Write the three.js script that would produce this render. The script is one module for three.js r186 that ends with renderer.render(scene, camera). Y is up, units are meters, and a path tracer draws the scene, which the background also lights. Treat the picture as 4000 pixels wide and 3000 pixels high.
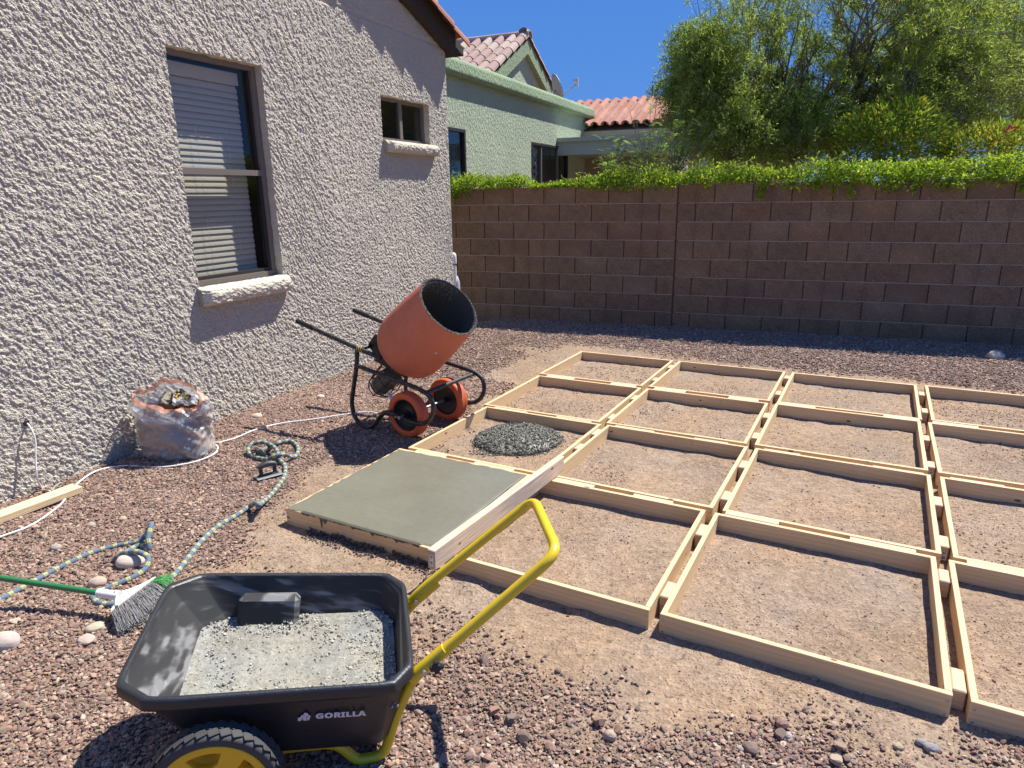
import * as THREE from 'three';
import { mergeGeometries } from 'three/addons/utils/BufferGeometryUtils.js';
import { FontLoader } from 'three/addons/loaders/FontLoader.js';
import { TextGeometry } from 'three/addons/geometries/TextGeometry.js';

// ---------------------------------------------------------------- camera, sky, sun, exposure
const scene = new THREE.Scene();
const EYE = 1.554, FPX = 2619.11, PITCH = 0.2744, ROLL = 0.0157;      // lens and pose solved from the form boards, wall courses and window lines
const camera = new THREE.PerspectiveCamera(2 * Math.atan(1500 / FPX) * 180 / Math.PI, 4 / 3, 0.05, 600);
camera.position.set(0, EYE, 0);
camera.rotation.order = 'YXZ';
camera.rotation.set(-PITCH, 0, -ROLL);

const SUN = new THREE.Vector3(0.528, 1, -0.393).normalize();
const sun = new THREE.DirectionalLight(new THREE.Color(1, 0.955, 0.875), 5);
sun.position.copy(SUN).multiplyScalar(40).add(new THREE.Vector3(0, 0, -5));
sun.target.position.set(0, 0, -5);
sun.castShadow = true;
sun.shadow.mapSize.set(4096, 4096);
Object.assign(sun.shadow.camera, { left: -16, right: 16, top: 16, bottom: -16, near: 1, far: 90 });
scene.add(sun, sun.target);

{
  const w = 256, h = 128, d = new Float32Array(w * h * 4);
  for (let j = 0; j < h; j++) {
    const el = ((j + 0.5) / h - 0.5) * Math.PI, up = Math.max(0, Math.sin(el));
    const t = Math.pow(1 - up, 2.6);
    const r = 0.028 + 0.046 * t, g = 0.108 + 0.086 * t, b = 0.385 + 0.075 * t;
    for (let i = 0; i < w; i++) {
      const o = (j * w + i) * 4;
      if (el < 0) { d[o] = 0.22; d[o + 1] = 0.18; d[o + 2] = 0.15; } else { d[o] = r; d[o + 1] = g; d[o + 2] = b; }
      d[o + 3] = 1;
    }
  }
  const sky = new THREE.DataTexture(d, w, h, THREE.RGBAFormat, THREE.FloatType);
  sky.mapping = THREE.EquirectangularReflectionMapping;
  sky.magFilter = THREE.LinearFilter; sky.needsUpdate = true;
  scene.background = sky; scene.environment = sky;
}
const renderer = new THREE.WebGLRenderer({ antialias: true });
renderer.toneMapping = THREE.LinearToneMapping;
renderer.toneMappingExposure = 1.74;
renderer.shadowMap.enabled = true;
renderer.shadowMap.type = THREE.PCFSoftShadowMap;

// ---------------------------------------------------------------- photo pixel (4000 x 3000) -> direction -> place
const V3 = (x, y, z) => new THREE.Vector3(x, y, z);
function ray(u, v) {
  const U = u - 2000, V = v - 1500, cr = Math.cos(ROLL), sr = Math.sin(ROLL);
  const x = (U * cr - V * sr) / FPX, y = -(U * sr + V * cr) / FPX, c = Math.cos(PITCH), s = Math.sin(PITCH);
  return V3(x, y * c - s, -(y * s + c));
}
const DS = 4000 / 2212;
function G(x, y, yy = 0) { const d = ray(x * DS, y * DS), t = (yy - EYE) / d.y; return V3(d.x * t, yy, d.z * t); }        // on the ground (or on a level at yy)
function onPlane(x, y, n, c) { const d = ray(x * DS, y * DS), t = (c - EYE * n.y) / d.dot(n); return V3(d.x * t, EYE + d.y * t, d.z * t); }

// ---------------------------------------------------------------- random numbers and noise
function mulberry(a) { return () => { a |= 0; a = a + 0x6D2B79F5 | 0; let t = Math.imul(a ^ a >>> 15, 1 | a); t = t + Math.imul(t ^ t >>> 7, 61 | t) ^ t; return ((t ^ t >>> 14) >>> 0) / 4294967296; }; }
const R = mulberry(7321);
const rr = (a, b) => a + (b - a) * R();
const HT = new Float32Array(65536); { const q = mulberry(99); for (let i = 0; i < 65536; i++) HT[i] = q() * 2 - 1; }
const hsh = (i, j) => HT[((i * 73 + j * 4211 + ((i * j) & 255) * 17) & 65535)];
function noise(x, y) {
  const i = Math.floor(x), j = Math.floor(y), fx = x - i, fy = y - j, u = fx * fx * (3 - 2 * fx), v = fy * fy * (3 - 2 * fy);
  const a = hsh(i, j), b = hsh(i + 1, j), c = hsh(i, j + 1), d = hsh(i + 1, j + 1);
  return a + (b - a) * u + (c - a) * v + (a - b - c + d) * u * v;
}
function pnoise(x, y, p, q) {   // repeats every p by q cells
  const i = Math.floor(x), j = Math.floor(y), fx = x - i, fy = y - j, u = fx * fx * (3 - 2 * fx), v = fy * fy * (3 - 2 * fy);
  const i0 = ((i % p) + p) % p, i1 = (i0 + 1) % p, j0 = ((j % q) + q) % q, j1 = (j0 + 1) % q;
  const a = hsh(i0, j0), b = hsh(i1, j0), c = hsh(i0, j1), d = hsh(i1, j1);
  return a + (b - a) * u + (c - a) * v + (a - b - c + d) * u * v;
}
const fbm = (x, y, o = 4) => { let s = 0, a = 0.5; for (let k = 0; k < o; k++) { s += a * noise(x, y); x = x * 2.03 + 17.1; y = y * 2.03 + 5.3; a *= 0.5; } return s; };
const pfbm = (x, y, p, o = 4) => { let s = 0, a = 0.5; for (let k = 0; k < o; k++) { s += a * pnoise(x * p, y * p, p, p); p *= 2; a *= 0.5; } return s; };
const vary = (c, a, b) => { const k = rr(a, b); return [c[0] * k, c[1] * k, c[2] * k]; };
const clamp = (x, a, b) => x < a ? a : x > b ? b : x;
const sstep = (a, b, x) => { const t = clamp((x - a) / (b - a), 0, 1); return t * t * (3 - 2 * t); };
const mix = (a, b, t) => a + (b - a) * t;

// ---------------------------------------------------------------- textures
function tex(w, h, fn, srgb = true, repeat) {
  const d = new Uint8Array(w * h * 4);
  for (let j = 0; j < h; j++) for (let i = 0; i < w; i++) {
    const c = fn((i + 0.5) / w, (j + 0.5) / h), o = (j * w + i) * 4;
    if (typeof c === 'number') { const q = clamp(c, 0, 1) * 255; d[o] = d[o + 1] = d[o + 2] = q; } else { d[o] = clamp(c[0], 0, 1) * 255; d[o + 1] = clamp(c[1], 0, 1) * 255; d[o + 2] = clamp(c[2], 0, 1) * 255; }
    d[o + 3] = 255;
  }
  const t = new THREE.DataTexture(d, w, h, THREE.RGBAFormat);
  if (srgb) t.colorSpace = THREE.SRGBColorSpace;
  t.wrapS = t.wrapT = THREE.RepeatWrapping; t.magFilter = THREE.LinearFilter; t.minFilter = THREE.LinearMipmapLinearFilter; t.generateMipmaps = true; t.anisotropy = 8;
  if (repeat) t.repeat.set(repeat[0], repeat[1]);
  t.needsUpdate = true; return t;
}
const std = (o) => new THREE.MeshStandardMaterial(Object.assign({ roughness: 0.85 }, o));
const lin = (r, g, b) => new THREE.Color().setRGB(r, g, b);

// ---------------------------------------------------------------- scene bookkeeping
const used = {};
const numbered = (n) => { const k = used[n] = (used[n] ?? -1) + 1; return k ? n + '_' + String(k).padStart(3, '0') : n; };
function shade(m) { m.castShadow = true; m.receiveShadow = true; return m; }
function part(parent, name, geo, mat, label) { const m = shade(new THREE.Mesh(geo, mat)); m.name = name; if (label) m.userData.label = label; parent.add(m); return m; }
function tag(o, label, category, group, kind) { o.userData.label = label; o.userData.category = category; if (group) o.userData.group = group; if (kind) o.userData.kind = kind; return o; }
function thing(name, label, category, pos = [0, 0, 0], turn = 0, group) {
  const g = new THREE.Group(); g.name = numbered(name); g.position.set(...pos); g.rotation.y = turn; scene.add(g);
  return tag(g, label, category, group);
}
function single(name, geo, mat, label, category, group, kind) { const m = shade(new THREE.Mesh(geo, mat)); m.name = numbered(name); scene.add(m); return tag(m, label, category, group, kind); }
function structure(name, geo, mat, label) { const m = shade(new THREE.Mesh(geo, mat)); m.name = numbered(name); scene.add(m); m.userData.kind = 'structure'; m.userData.label = label; m.userData.category = 'ground'; return m; }

// ---------------------------------------------------------------- geometry helpers
class GB {   // plain triangle collector
  constructor(color) { this.p = []; this.t = []; this.c = color ? [] : null; }
  tri(a, b, c, ua, ub, uc, col) { for (const v of [a, b, c]) this.p.push(v.x, v.y, v.z); this.t.push(ua ? ua[0] : 0, ua ? ua[1] : 0, ub ? ub[0] : 0, ub ? ub[1] : 0, uc ? uc[0] : 0, uc ? uc[1] : 0); if (this.c) for (let k = 0; k < 3; k++) this.c.push(col[0], col[1], col[2]); }
  quad(a, b, c, d, ua, ub, uc, ud, col) { this.tri(a, b, c, ua, ub, uc, col); this.tri(a, c, d, ua, uc, ud, col); }
  build() {
    const g = new THREE.BufferGeometry();
    g.setAttribute('position', new THREE.Float32BufferAttribute(this.p, 3)); g.setAttribute('uv', new THREE.Float32BufferAttribute(this.t, 2));
    if (this.c) g.setAttribute('color', new THREE.Float32BufferAttribute(this.c, 3));
    g.computeVertexNormals(); return g;
  }
}
// box with chamfered edges, uv in metres with u along the grain axis
function cbox(w, h, d, c = 0.0015, grain = 0, off = [0, 0], at) {
  const g = new GB(), hw = [w / 2, h / 2, d / 2], ax = ['x', 'y', 'z'];
  const uvOf = (p, n) => { const q = [p.x, p.y, p.z], o = [0, 1, 2].filter(k => k !== n); if (n === grain) return [q[o[0]] + off[0], q[o[1]] + off[1]]; return [q[grain] + off[0], q[3 - n - grain] + off[1] + (n === 1 ? 0.11 : 0)]; };
  const pt = (n, sn, a, sa, b, sb, inset) => { const v = V3(0, 0, 0); v[ax[n]] = sn * hw[n]; v[ax[a]] = sa * (hw[a] - inset); v[ax[b]] = sb * (hw[b] - inset); return v; };
  for (let n = 0; n < 3; n++) for (const s of [-1, 1]) {
    const a = (n + 1) % 3, b = (n + 2) % 3;
    const P = [[-1, -1], [1, -1], [1, 1], [-1, 1]].map(([i, j]) => pt(n, s, a, i, b, j, c));
    if (s < 0) P.reverse();
    g.quad(...P, ...P.map(p => uvOf(p, n)));
  }
  if (c > 0) {
    for (let n = 0; n < 3; n++) {  // edges parallel to axis n
      const a = (n + 1) % 3, b = (n + 2) % 3;
      for (const sa of [-1, 1]) for (const sb of [-1, 1]) {
        const P = [[a, sa, b, sb, -1], [a, sa, b, sb, 1], [b, sb, a, sa, 1], [b, sb, a, sa, -1]].map(([m, sm, k, sk, e]) => { const v = V3(0, 0, 0); v[ax[m]] = sm * hw[m]; v[ax[k]] = sk * (hw[k] - c); v[ax[n]] = e * (hw[n] - c); return v; });
        if (sa * sb < 0) P.reverse();
        g.quad(...P, ...P.map(p => uvOf(p, a === grain ? b : a)));
      }
    }
    for (const sx of [-1, 1]) for (const sy of [-1, 1]) for (const sz of [-1, 1]) {
      const A = V3(sx * hw[0], sy * (hw[1] - c), sz * (hw[2] - c)), B = V3(sx * (hw[0] - c), sy * hw[1], sz * (hw[2] - c)), C = V3(sx * (hw[0] - c), sy * (hw[1] - c), sz * hw[2]);
      if (sx * sy * sz > 0) g.tri(A, B, C, uvOf(A, 0), uvOf(B, 0), uvOf(C, 0)); else g.tri(A, C, B, uvOf(A, 0), uvOf(C, 0), uvOf(B, 0));
    }
  }
  const q = g.build(); if (at) q.translate(...at); return q;
}
function tube(pts, r, seg = 40, rad = 10, closed = false, tension = 0.5) {
  const c = new THREE.CatmullRomCurve3(pts.map(p => p.isVector3 ? p : V3(...p)), closed, 'centripetal', tension);
  return new THREE.TubeGeometry(c, seg, r, rad, closed);
}
// polyline tube with rounded corners of radius f
function pipe(pts, r, f = 0.05, rad = 10) {
  pts = pts.map(p => p.isVector3 ? p : V3(...p));
  const path = new THREE.CurvePath(); let last = pts[0];
  for (let i = 1; i < pts.length; i++) {
    const p = pts[i];
    if (i === pts.length - 1) { path.add(new THREE.LineCurve3(last, p)); break; }
    const d1 = p.clone().sub(last).normalize(), d2 = pts[i + 1].clone().sub(p).normalize();
    const k = Math.min(f, p.distanceTo(last) * 0.49, p.distanceTo(pts[i + 1]) * 0.49);
    const a = p.clone().addScaledVector(d1, -k), b = p.clone().addScaledVector(d2, k);
    path.add(new THREE.LineCurve3(last, a)); path.add(new THREE.QuadraticBezierCurve3(a, p, b)); last = b;
  }
  const pos = [], add = (q) => { if (!pos.length || pos[pos.length - 1].distanceTo(q) > 1e-4) pos.push(q); };
  for (const c of path.curves) { const n = c.isLineCurve3 ? 1 : 6; for (let k = 0; k <= n; k++) add(c.getPoint(k / n)); }
  return sweep(pos, () => r, rad);
}
function sweep(pos, rf, rad = 8, cap = true) {   // tube through points with radius rf(k, t)
  const n = pos.length, P = [], N = [], U = [], I = []; let up = V3(0.12, 1, 0.07).normalize(), len = 0;
  for (let i = 0; i < n; i++) {
    const t = pos[Math.min(n - 1, i + 1)].clone().sub(pos[Math.max(0, i - 1)]).normalize();
    let s = V3().crossVectors(t, up); if (s.lengthSq() < 1e-4) s = V3().crossVectors(t, V3(1, 0, 0)); s.normalize(); up = V3().crossVectors(s, t).normalize();
    if (i) len += pos[i].distanceTo(pos[i - 1]);
    const r = rf(i, i / (n - 1));
    for (let k = 0; k <= rad; k++) { const a = k / rad * 2 * Math.PI, c = Math.cos(a), q = Math.sin(a), nx = s.x * c + up.x * q, ny = s.y * c + up.y * q, nz = s.z * c + up.z * q; P.push(pos[i].x + nx * r, pos[i].y + ny * r, pos[i].z + nz * r); N.push(nx, ny, nz); U.push(len, k / rad); }
  }
  for (let i = 0; i < n - 1; i++) for (let k = 0; k < rad; k++) { const a = i * (rad + 1) + k, b = a + rad + 1; I.push(a, b, a + 1, a + 1, b, b + 1); }
  if (cap) for (const i of [0, n - 1]) {
    const base = P.length / 3, t = pos[i ? n - 1 : 1].clone().sub(pos[i ? n - 2 : 0]).normalize().multiplyScalar(i ? 1 : -1), r0 = i * (rad + 1);
    P.push(pos[i].x, pos[i].y, pos[i].z); N.push(t.x, t.y, t.z); U.push(0, 0);
    for (let k = 0; k <= rad; k++) { P.push(P[(r0 + k) * 3], P[(r0 + k) * 3 + 1], P[(r0 + k) * 3 + 2]); N.push(t.x, t.y, t.z); U.push(0, 0); }
    for (let k = 0; k < rad; k++) if (i) I.push(base, base + 2 + k, base + 1 + k); else I.push(base, base + 1 + k, base + 2 + k);
  }
  const g = new THREE.BufferGeometry(); g.setAttribute('position', new THREE.Float32BufferAttribute(P, 3)); g.setAttribute('normal', new THREE.Float32BufferAttribute(N, 3)); g.setAttribute('uv', new THREE.Float32BufferAttribute(U, 2)); g.setIndex(I); return g;
}
const cyl = (r0, r1, h, n = 16, at = [0, 0, 0], rot = [0, 0, 0]) => { const g = new THREE.CylinderGeometry(r1, r0, h, n); g.rotateX(rot[0]); g.rotateY(rot[1]); g.rotateZ(rot[2]); g.translate(...at); return g; };
const merge = (l) => mergeGeometries(l.map(g => { const q = g.index ? g.toNonIndexed() : g; for (const k of Object.keys(q.attributes)) if (!['position', 'normal', 'uv'].includes(k)) q.deleteAttribute(k); if (!q.attributes.uv) q.setAttribute('uv', new THREE.BufferAttribute(new Float32Array(q.attributes.position.count * 2), 2)); return q; }));
const lathe = (pts, n = 32) => new THREE.LatheGeometry(pts.map(p => new THREE.Vector2(...p)), n);
const curve = (pts, n, closed = false) => new THREE.CatmullRomCurve3(pts.map(p => p.isVector3 ? p : V3(...p)), closed, 'centripetal').getPoints(n);
// ================================================================ ground
// outline of the bare, trodden dirt (photo positions of its edge, put on the ground); gravel lies outside it
const dirtEdge = [[585, 1085], [640, 1010], [740, 985], [860, 985], [960, 935], [1035, 860], [1050, 800], [1130, 745], [1250, 735], [1480, 765], [1700, 788], [2000, 818], [2300, 850], [2900, 1000], [3000, 1700], [2212, 1690], [1900, 1672], [1600, 1655], [1400, 1630], [1280, 1600], [1180, 1562], [1080, 1515], [980, 1478], [890, 1440], [700, 1380], [600, 1340], [420, 1300], [320, 1275], [390, 1225], [470, 1165]].map(([x, y]) => G(x, y));
const DG = { x0: -5, z0: -11, n: 560, m: 560, s: 0.022 }, dgrid = new Float32Array(DG.n * DG.m);
for (let j = 0; j < DG.m; j++) for (let i = 0; i < DG.n; i++) {
  const x = DG.x0 + i * DG.s, z = DG.z0 + j * DG.s; let best = 1e9, inside = false;
  for (let k = 0, l = dirtEdge.length - 1; k < dirtEdge.length; l = k++) {
    const a = dirtEdge[k], b = dirtEdge[l];
    if ((a.z > z) !== (b.z > z) && x < (b.x - a.x) * (z - a.z) / (b.z - a.z) + a.x) inside = !inside;
    const dx = b.x - a.x, dz = b.z - a.z, t = clamp(((x - a.x) * dx + (z - a.z) * dz) / (dx * dx + dz * dz), 0, 1), ex = a.x + dx * t - x, ez = a.z + dz * t - z, e = ex * ex + ez * ez;
    if (e < best) best = e;
  }
  dgrid[j * DG.n + i] = Math.sqrt(best) * (inside ? -1 : 1);
}
function edgeDist(x, z) {   // metres outside the bare dirt (negative: on it)
  const i = clamp(Math.round((x - DG.x0) / DG.s), 0, DG.n - 1), j = clamp(Math.round((z - DG.z0) / DG.s), 0, DG.m - 1);
  return dgrid[j * DG.n + i];
}
const gravelAmount = (x, z) => sstep(-0.22, 0.22, edgeDist(x, z) + 0.34 * fbm(x * 2.6, z * 2.6, 4));
const NW = V3(-Math.sin(0.3724), 0, Math.cos(0.3724)), AW = V3(Math.cos(0.3724), 0, Math.sin(0.3724)), CW = -8.38;   // block wall: normal to the yard, direction, offset
const NH = V3(Math.cos(0.4133), 0, Math.sin(0.4133)), AH = V3(Math.sin(0.4133), 0, -Math.cos(0.4133)), CH = -3.83;   // house wall likewise
function groundY(x, z) {
  const dw = x * NW.x + z * NW.z - CW, k = sstep(-0.1, 0.35, edgeDist(x, z));
  let y = -0.055 * (1 - sstep(0, 1.4, dw)) + 0.012 * k * (0.4 + fbm(x * 1.3, z * 1.3, 3));
  y += 0.010 * fbm(x * 2.2 + 9, z * 2.2, 3) + 0.0085 * noise(x * 11, z * 11) * (0.35 + 0.65 * sstep(-0.1, 0.4, noise(x * 1.7 + 40, z * 1.7))) + 0.0042 * noise(x * 27, z * 27) * (0.4 + 0.6 * sstep(-0.2, 0.5, noise(x * 2.3 + 4, z * 2.3)));
  return y;
}
const dirtTex = tex(1024, 1024, (u, v) => {
  const n = pfbm(u, v, 6, 4), f = pfbm(u + 0.31, v + 0.7, 64, 3), q = pnoise(u * 300, v * 300, 300, 300), s = pnoise(u * 150 + 3, v * 150, 150, 150);
  const k = 0.85 + 0.07 * n + 0.12 * f + 0.08 * q + (s > 0.72 ? 0.10 : s < -0.74 ? -0.20 : 0);
  const w = pfbm(u + 0.5, v + 0.2, 5, 3);
  return [k * (1 + 0.05 * w), k * (0.985), k * (0.97 - 0.07 * w)];
}, true, [1 / 1.7, 1 / 1.7]);
const dirtBump = tex(1024, 1024, (u, v) => { const f = pfbm(u + 0.31, v + 0.7, 64, 3), q = pnoise(u * 300, v * 300, 300, 300), s = pnoise(u * 150 + 3, v * 150, 150, 150); return 0.5 + 0.4 * f + 0.12 * q + 0.25 * sstep(0.35, 0.9, s); }, false, [1 / 1.7, 1 / 1.7]);
{
  const axis = (a, b, s, out) => { const l = []; for (const o of [...out].reverse()) l.push(a - o); for (let x = a; x <= b + 1e-6; x += s) l.push(x); for (const o of out) l.push(b + o); return l; };
  const xs = axis(-3.9, 5.2, 0.026, [0.3, 1, 3, 7, 15, 40, 90, 200]), zs = axis(-9.2, -0.8, 0.026, [0.3, 1, 3, 7, 15, 40, 90, 200]);
  const nx = xs.length, nz = zs.length, P = new Float32Array(nx * nz * 3), U = new Float32Array(nx * nz * 2), C = new Float32Array(nx * nz * 3), I = [];
  for (let j = 0; j < nz; j++) for (let i = 0; i < nx; i++) {
    const o = j * nx + i, x = xs[i], z = zs[j], far = Math.abs(x) > 12 || z < -12 || z > 3;
    P[o * 3] = x; P[o * 3 + 1] = far ? 0 : groundY(x, z); P[o * 3 + 2] = z; U[o * 2] = x; U[o * 2 + 1] = z;
    const g = far ? 0.5 : gravelAmount(x, z), n = fbm(x * 1.9 + 3, z * 1.9, 4), m = 1 + 0.10 * n;
    const t = 0.5 + 0.5 * noise(x * 0.9 + 70, z * 0.9);
    C[o * 3] = mix(mix(0.395, 0.36, t), 0.26, g) * m; C[o * 3 + 1] = mix(mix(0.285, 0.265, t), 0.18, g) * m; C[o * 3 + 2] = mix(mix(0.19, 0.185, t), 0.128, g) * m;
  }
  for (let j = 0; j < nz - 1; j++) for (let i = 0; i < nx - 1; i++) { const a = j * nx + i; I.push(a, a + nx, a + 1, a + 1, a + nx, a + nx + 1); }
  const g = new THREE.BufferGeometry(); g.setAttribute('position', new THREE.BufferAttribute(P, 3)); g.setAttribute('uv', new THREE.BufferAttribute(U, 2)); g.setAttribute('color', new THREE.BufferAttribute(C, 3)); g.setIndex(I); g.computeVertexNormals();
  structure('ground', g, std({ map: dirtTex, bumpMap: dirtBump, bumpScale: 0.009, vertexColors: true, roughness: 0.97 }), 'tan trodden dirt and gravel yard between house and block wall');
}
// stones: a few faceted shapes
function stoneGeo(seed, flat = 0.62, detail = 1) {
  const q = mulberry(seed), g = new THREE.IcosahedronGeometry(1, detail), p = g.attributes.position, key = {};
  const cut = []; for (let k = 0; k < 9; k++) cut.push([V3(q() * 2 - 1, q() * 2 - 1, q() * 2 - 1).normalize(), 0.42 + 0.38 * q()]);
  const sc = [0.85 + 0.4 * q(), flat * (0.8 + 0.4 * q()), 0.7 + 0.25 * q()];
  for (let i = 0; i < p.count; i++) {
    const v = V3(p.getX(i), p.getY(i), p.getZ(i)), id = v.toArray().map(x => x.toFixed(3)).join();
    if (!(id in key)) key[id] = 0.9 + 0.18 * q();
    v.multiplyScalar(key[id]); for (const [n, d] of cut) { const e = v.dot(n) - d; if (e > 0) v.addScaledVector(n, -e * 0.97); }
    p.setXYZ(i, v.x * sc[0], v.y * sc[1], v.z * sc[2]);
  }
  g.computeVertexNormals(); g.deleteAttribute('uv'); return g;
}
const stoneTone = [[0.245, 0.152, 0.115], [0.275, 0.168, 0.125], [0.19, 0.12, 0.094], [0.31, 0.21, 0.155], [0.25, 0.175, 0.132], [0.34, 0.24, 0.172], [0.16, 0.11, 0.09], [0.40, 0.31, 0.23], [0.26, 0.15, 0.108], [0.205, 0.155, 0.128]];
const stoneMat = std({ color: 0xffffff, roughness: 0.95 });
function scatter(name, label, count, place, seed, variants = 6) {
  const q = mulberry(seed), bins = Array.from({ length: variants }, () => []);
  let tries = 0, made = 0;
  while (made < count && tries < count * 8) { tries++; const s = place(q); if (!s) continue; bins[made % variants].push(s); made++; }
  const e = new THREE.Euler(), qu = new THREE.Quaternion(), M = new THREE.Matrix4(), col = new THREE.Color();
  bins.forEach((b, k) => {
    if (!b.length) return;
    const im = new THREE.InstancedMesh(stoneGeo(seed * 31 + k, 0.62, b[0][3] > 0.004 ? 1 : 0), stoneMat, b.length);
    b.forEach(([x, y, z, r, tone], i) => {
      e.set((q() - 0.5) * 1.1, q() * 6.3, (q() - 0.5) * 1.1); qu.setFromEuler(e); M.compose(V3(x, y, z), qu, V3(r, r, r)); im.setMatrixAt(i, M);
      const t = stoneTone[(q() * stoneTone.length) | 0], m = (0.78 + 0.45 * q()) * (tone ?? 1); col.setRGB(t[0] * m, t[1] * m, t[2] * m); im.setColorAt(i, col);
    });
    im.name = numbered(name); shade(im); scene.add(im); tag(im, label, 'gravel', null, 'stuff');
  });
}
const inYard = (x, z) => x * NH.x + z * NH.z > CH + 0.01 && x * NW.x + z * NW.z > CW + 0.02;
const inView = (x, z) => z < -0.95 && x > z * 0.86 - 0.25 && x < -z * 0.86 + 0.25;
const fillSize = (q, a, b, e) => a + (b - a) * Math.pow(q(), e);
scatter('gravel', 'reddish brown crushed gravel strewn along house and block wall', 380000, (q) => {
  const near = q() < 0.62; const x = near ? -3.6 + 5.6 * q() : -3.0 + 9.5 * q(), z = near ? -5.6 + 4.65 * q() : -9.2 + 4.6 * q();
  if (!inView(x, z) || !inYard(x, z) || q() > gravelAmount(x, z)) return null;
  const r = fillSize(q, 0.0028, 0.0118, 2.9) * (z < -5 ? 1.3 : 1);
  return [x, groundY(x, z) + r * 0.22 + 0.004 * q(), z, r];
}, 11);
scatter('gravel', 'coarse purple brown gravel lying over the finer gravel', 1500, (q) => {
  const x = -3.4 + 6.5 * q(), z = -6.5 + 5.6 * q();
  if (!inView(x, z) || !inYard(x, z) || q() > Math.pow(gravelAmount(x, z), 2)) return null;
  const r = fillSize(q, 0.0105, 0.021, 2.2) * (z > -2 && x > -0.5 ? 1.5 : 1); return [x, groundY(x, z) + r * 0.28 + 0.004, z, r];
}, 12);
scatter('grit', 'fine grit and pebbles scattered on the trodden dirt', 150000, (q) => {
  const x = -2.2 + 8 * q(), z = -7.6 + 6.6 * Math.pow(q(), 0.75);
  if (!inView(x, z) || !inYard(x, z)) return null;
  const patch = sstep(-0.25, 0.45, fbm(x * 2.4 + 20, z * 2.4, 3)); if (q() > 0.1 + 0.9 * patch) return null;
  const r = fillSize(q, 0.0014, 0.0046, 3) + (q() < 0.014 ? 0.006 * q() : 0); return [x, groundY(x, z) + r * 0.2, z, r, 1.2];
}, 13, 5);
scatter('dirt_clods', 'small clods of loose dirt trodden about in the forms', 14000, (q) => {
  const x = -1.6 + 7 * q(), z = -7 + 5.6 * q(); if (!inView(x, z) || !inYard(x, z) || q() > 0.06 + sstep(0.12, 0.5, fbm(x * 1.9 + 60, z * 1.9 + 8, 4))) return null;
  const r = fillSize(q, 0.0022, 0.0085, 3.4); return [x, groundY(x, z) + r * 0.3, z, r, 0.92];
}, 14, 4);
// ================================================================ stucco house
const stuccoH = (s, y) => {   // relief in metres of the hand-thrown stucco
  const ph = 2.05 + 0.35 * noise(s * 0.8 + 3, y * 0.8), c = Math.cos(ph), q = Math.sin(ph);
  const wx = s + 0.014 * noise(s * 26, y * 26) + 0.006 * noise(s * 61, y * 61), wy = y + 0.014 * noise(s * 26 + 50, y * 26 + 9) + 0.006 * noise(s * 61 + 5, y * 61), a = wx * c + wy * q, b = -wx * q + wy * c;
  const n = 0.7 * noise(a * 33, b * 58) + 0.68 * noise(s * 78 + 7, y * 70 + 3) + 0.5 * noise(a * 125, b * 135 + 9) + 0.12 * noise(s * 6 + 30, y * 6);
  return 0.0050 * sstep(-0.16, 0.26, n) + 0.0022 * noise(s * 150, y * 150);
};
const stuccoBump = tex(512, 512, (u, v) => 0.5 + 0.45 * pfbm(u, v, 30, 3) + 0.25 * pnoise(u * 70, v * 70, 70, 70), false, [1 / 0.35, 1 / 0.35]);
const stuccoTint = tex(512, 512, (u, v) => { const n = pfbm(u, v, 4, 5), f = pnoise(u * 200, v * 200, 200, 200), k = 0.95 + 0.06 * n + 0.035 * f; return [k, k * (0.995 - 0.01 * n), k * (0.985 - 0.02 * n)]; }, true, [1 / 2.3, 1 / 2.3]);
const M = {};
M.stucco = std({ color: lin(0.55, 0.505, 0.425), map: stuccoTint, bumpMap: stuccoBump, bumpScale: 0.008, roughness: 0.95 });
M.sill = std({ color: lin(0.60, 0.555, 0.455), map: stuccoTint, bumpMap: stuccoBump, bumpScale: 0.005, roughness: 0.95 });
M.fascia = std({ color: lin(0.052, 0.040, 0.034), bumpMap: stuccoBump, bumpScale: 0.009, roughness: 0.95 });
M.bronze = std({ color: lin(0.22, 0.185, 0.155), metalness: 0.35, roughness: 0.5 });
M.darkFrame = std({ color: lin(0.035, 0.03, 0.028), metalness: 0.2, roughness: 0.5 });
M.room = std({ color: lin(0.22, 0.20, 0.18), roughness: 0.95 });
M.blind = std({ color: lin(0.76, 0.68, 0.57), roughness: 0.6 });
M.string = std({ color: lin(0.7, 0.68, 0.64), roughness: 0.8 });
M.glass = new THREE.MeshPhysicalMaterial({ color: lin(0.72, 0.74, 0.72), roughness: 0.01, transmission: 1, thickness: 0, ior: 1.52, specularIntensity: 1 });
const house = thing('stucco_house', 'off white rough stucco house gable wall with two windows', 'house', NH.clone().multiplyScalar(CH).toArray(), Math.PI / 2 - 0.4133);
const W1 = { s0: 3.385, s1: 4.215, y0: 0.95, y1: 2.5 }, W2 = { s0: 5.75, s1: 6.645, y0: 2.07, y1: 2.487 }, S_END = 7.06;
const rakeY = (s) => 3.041 + 0.355 * (7.083 - s);
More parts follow.
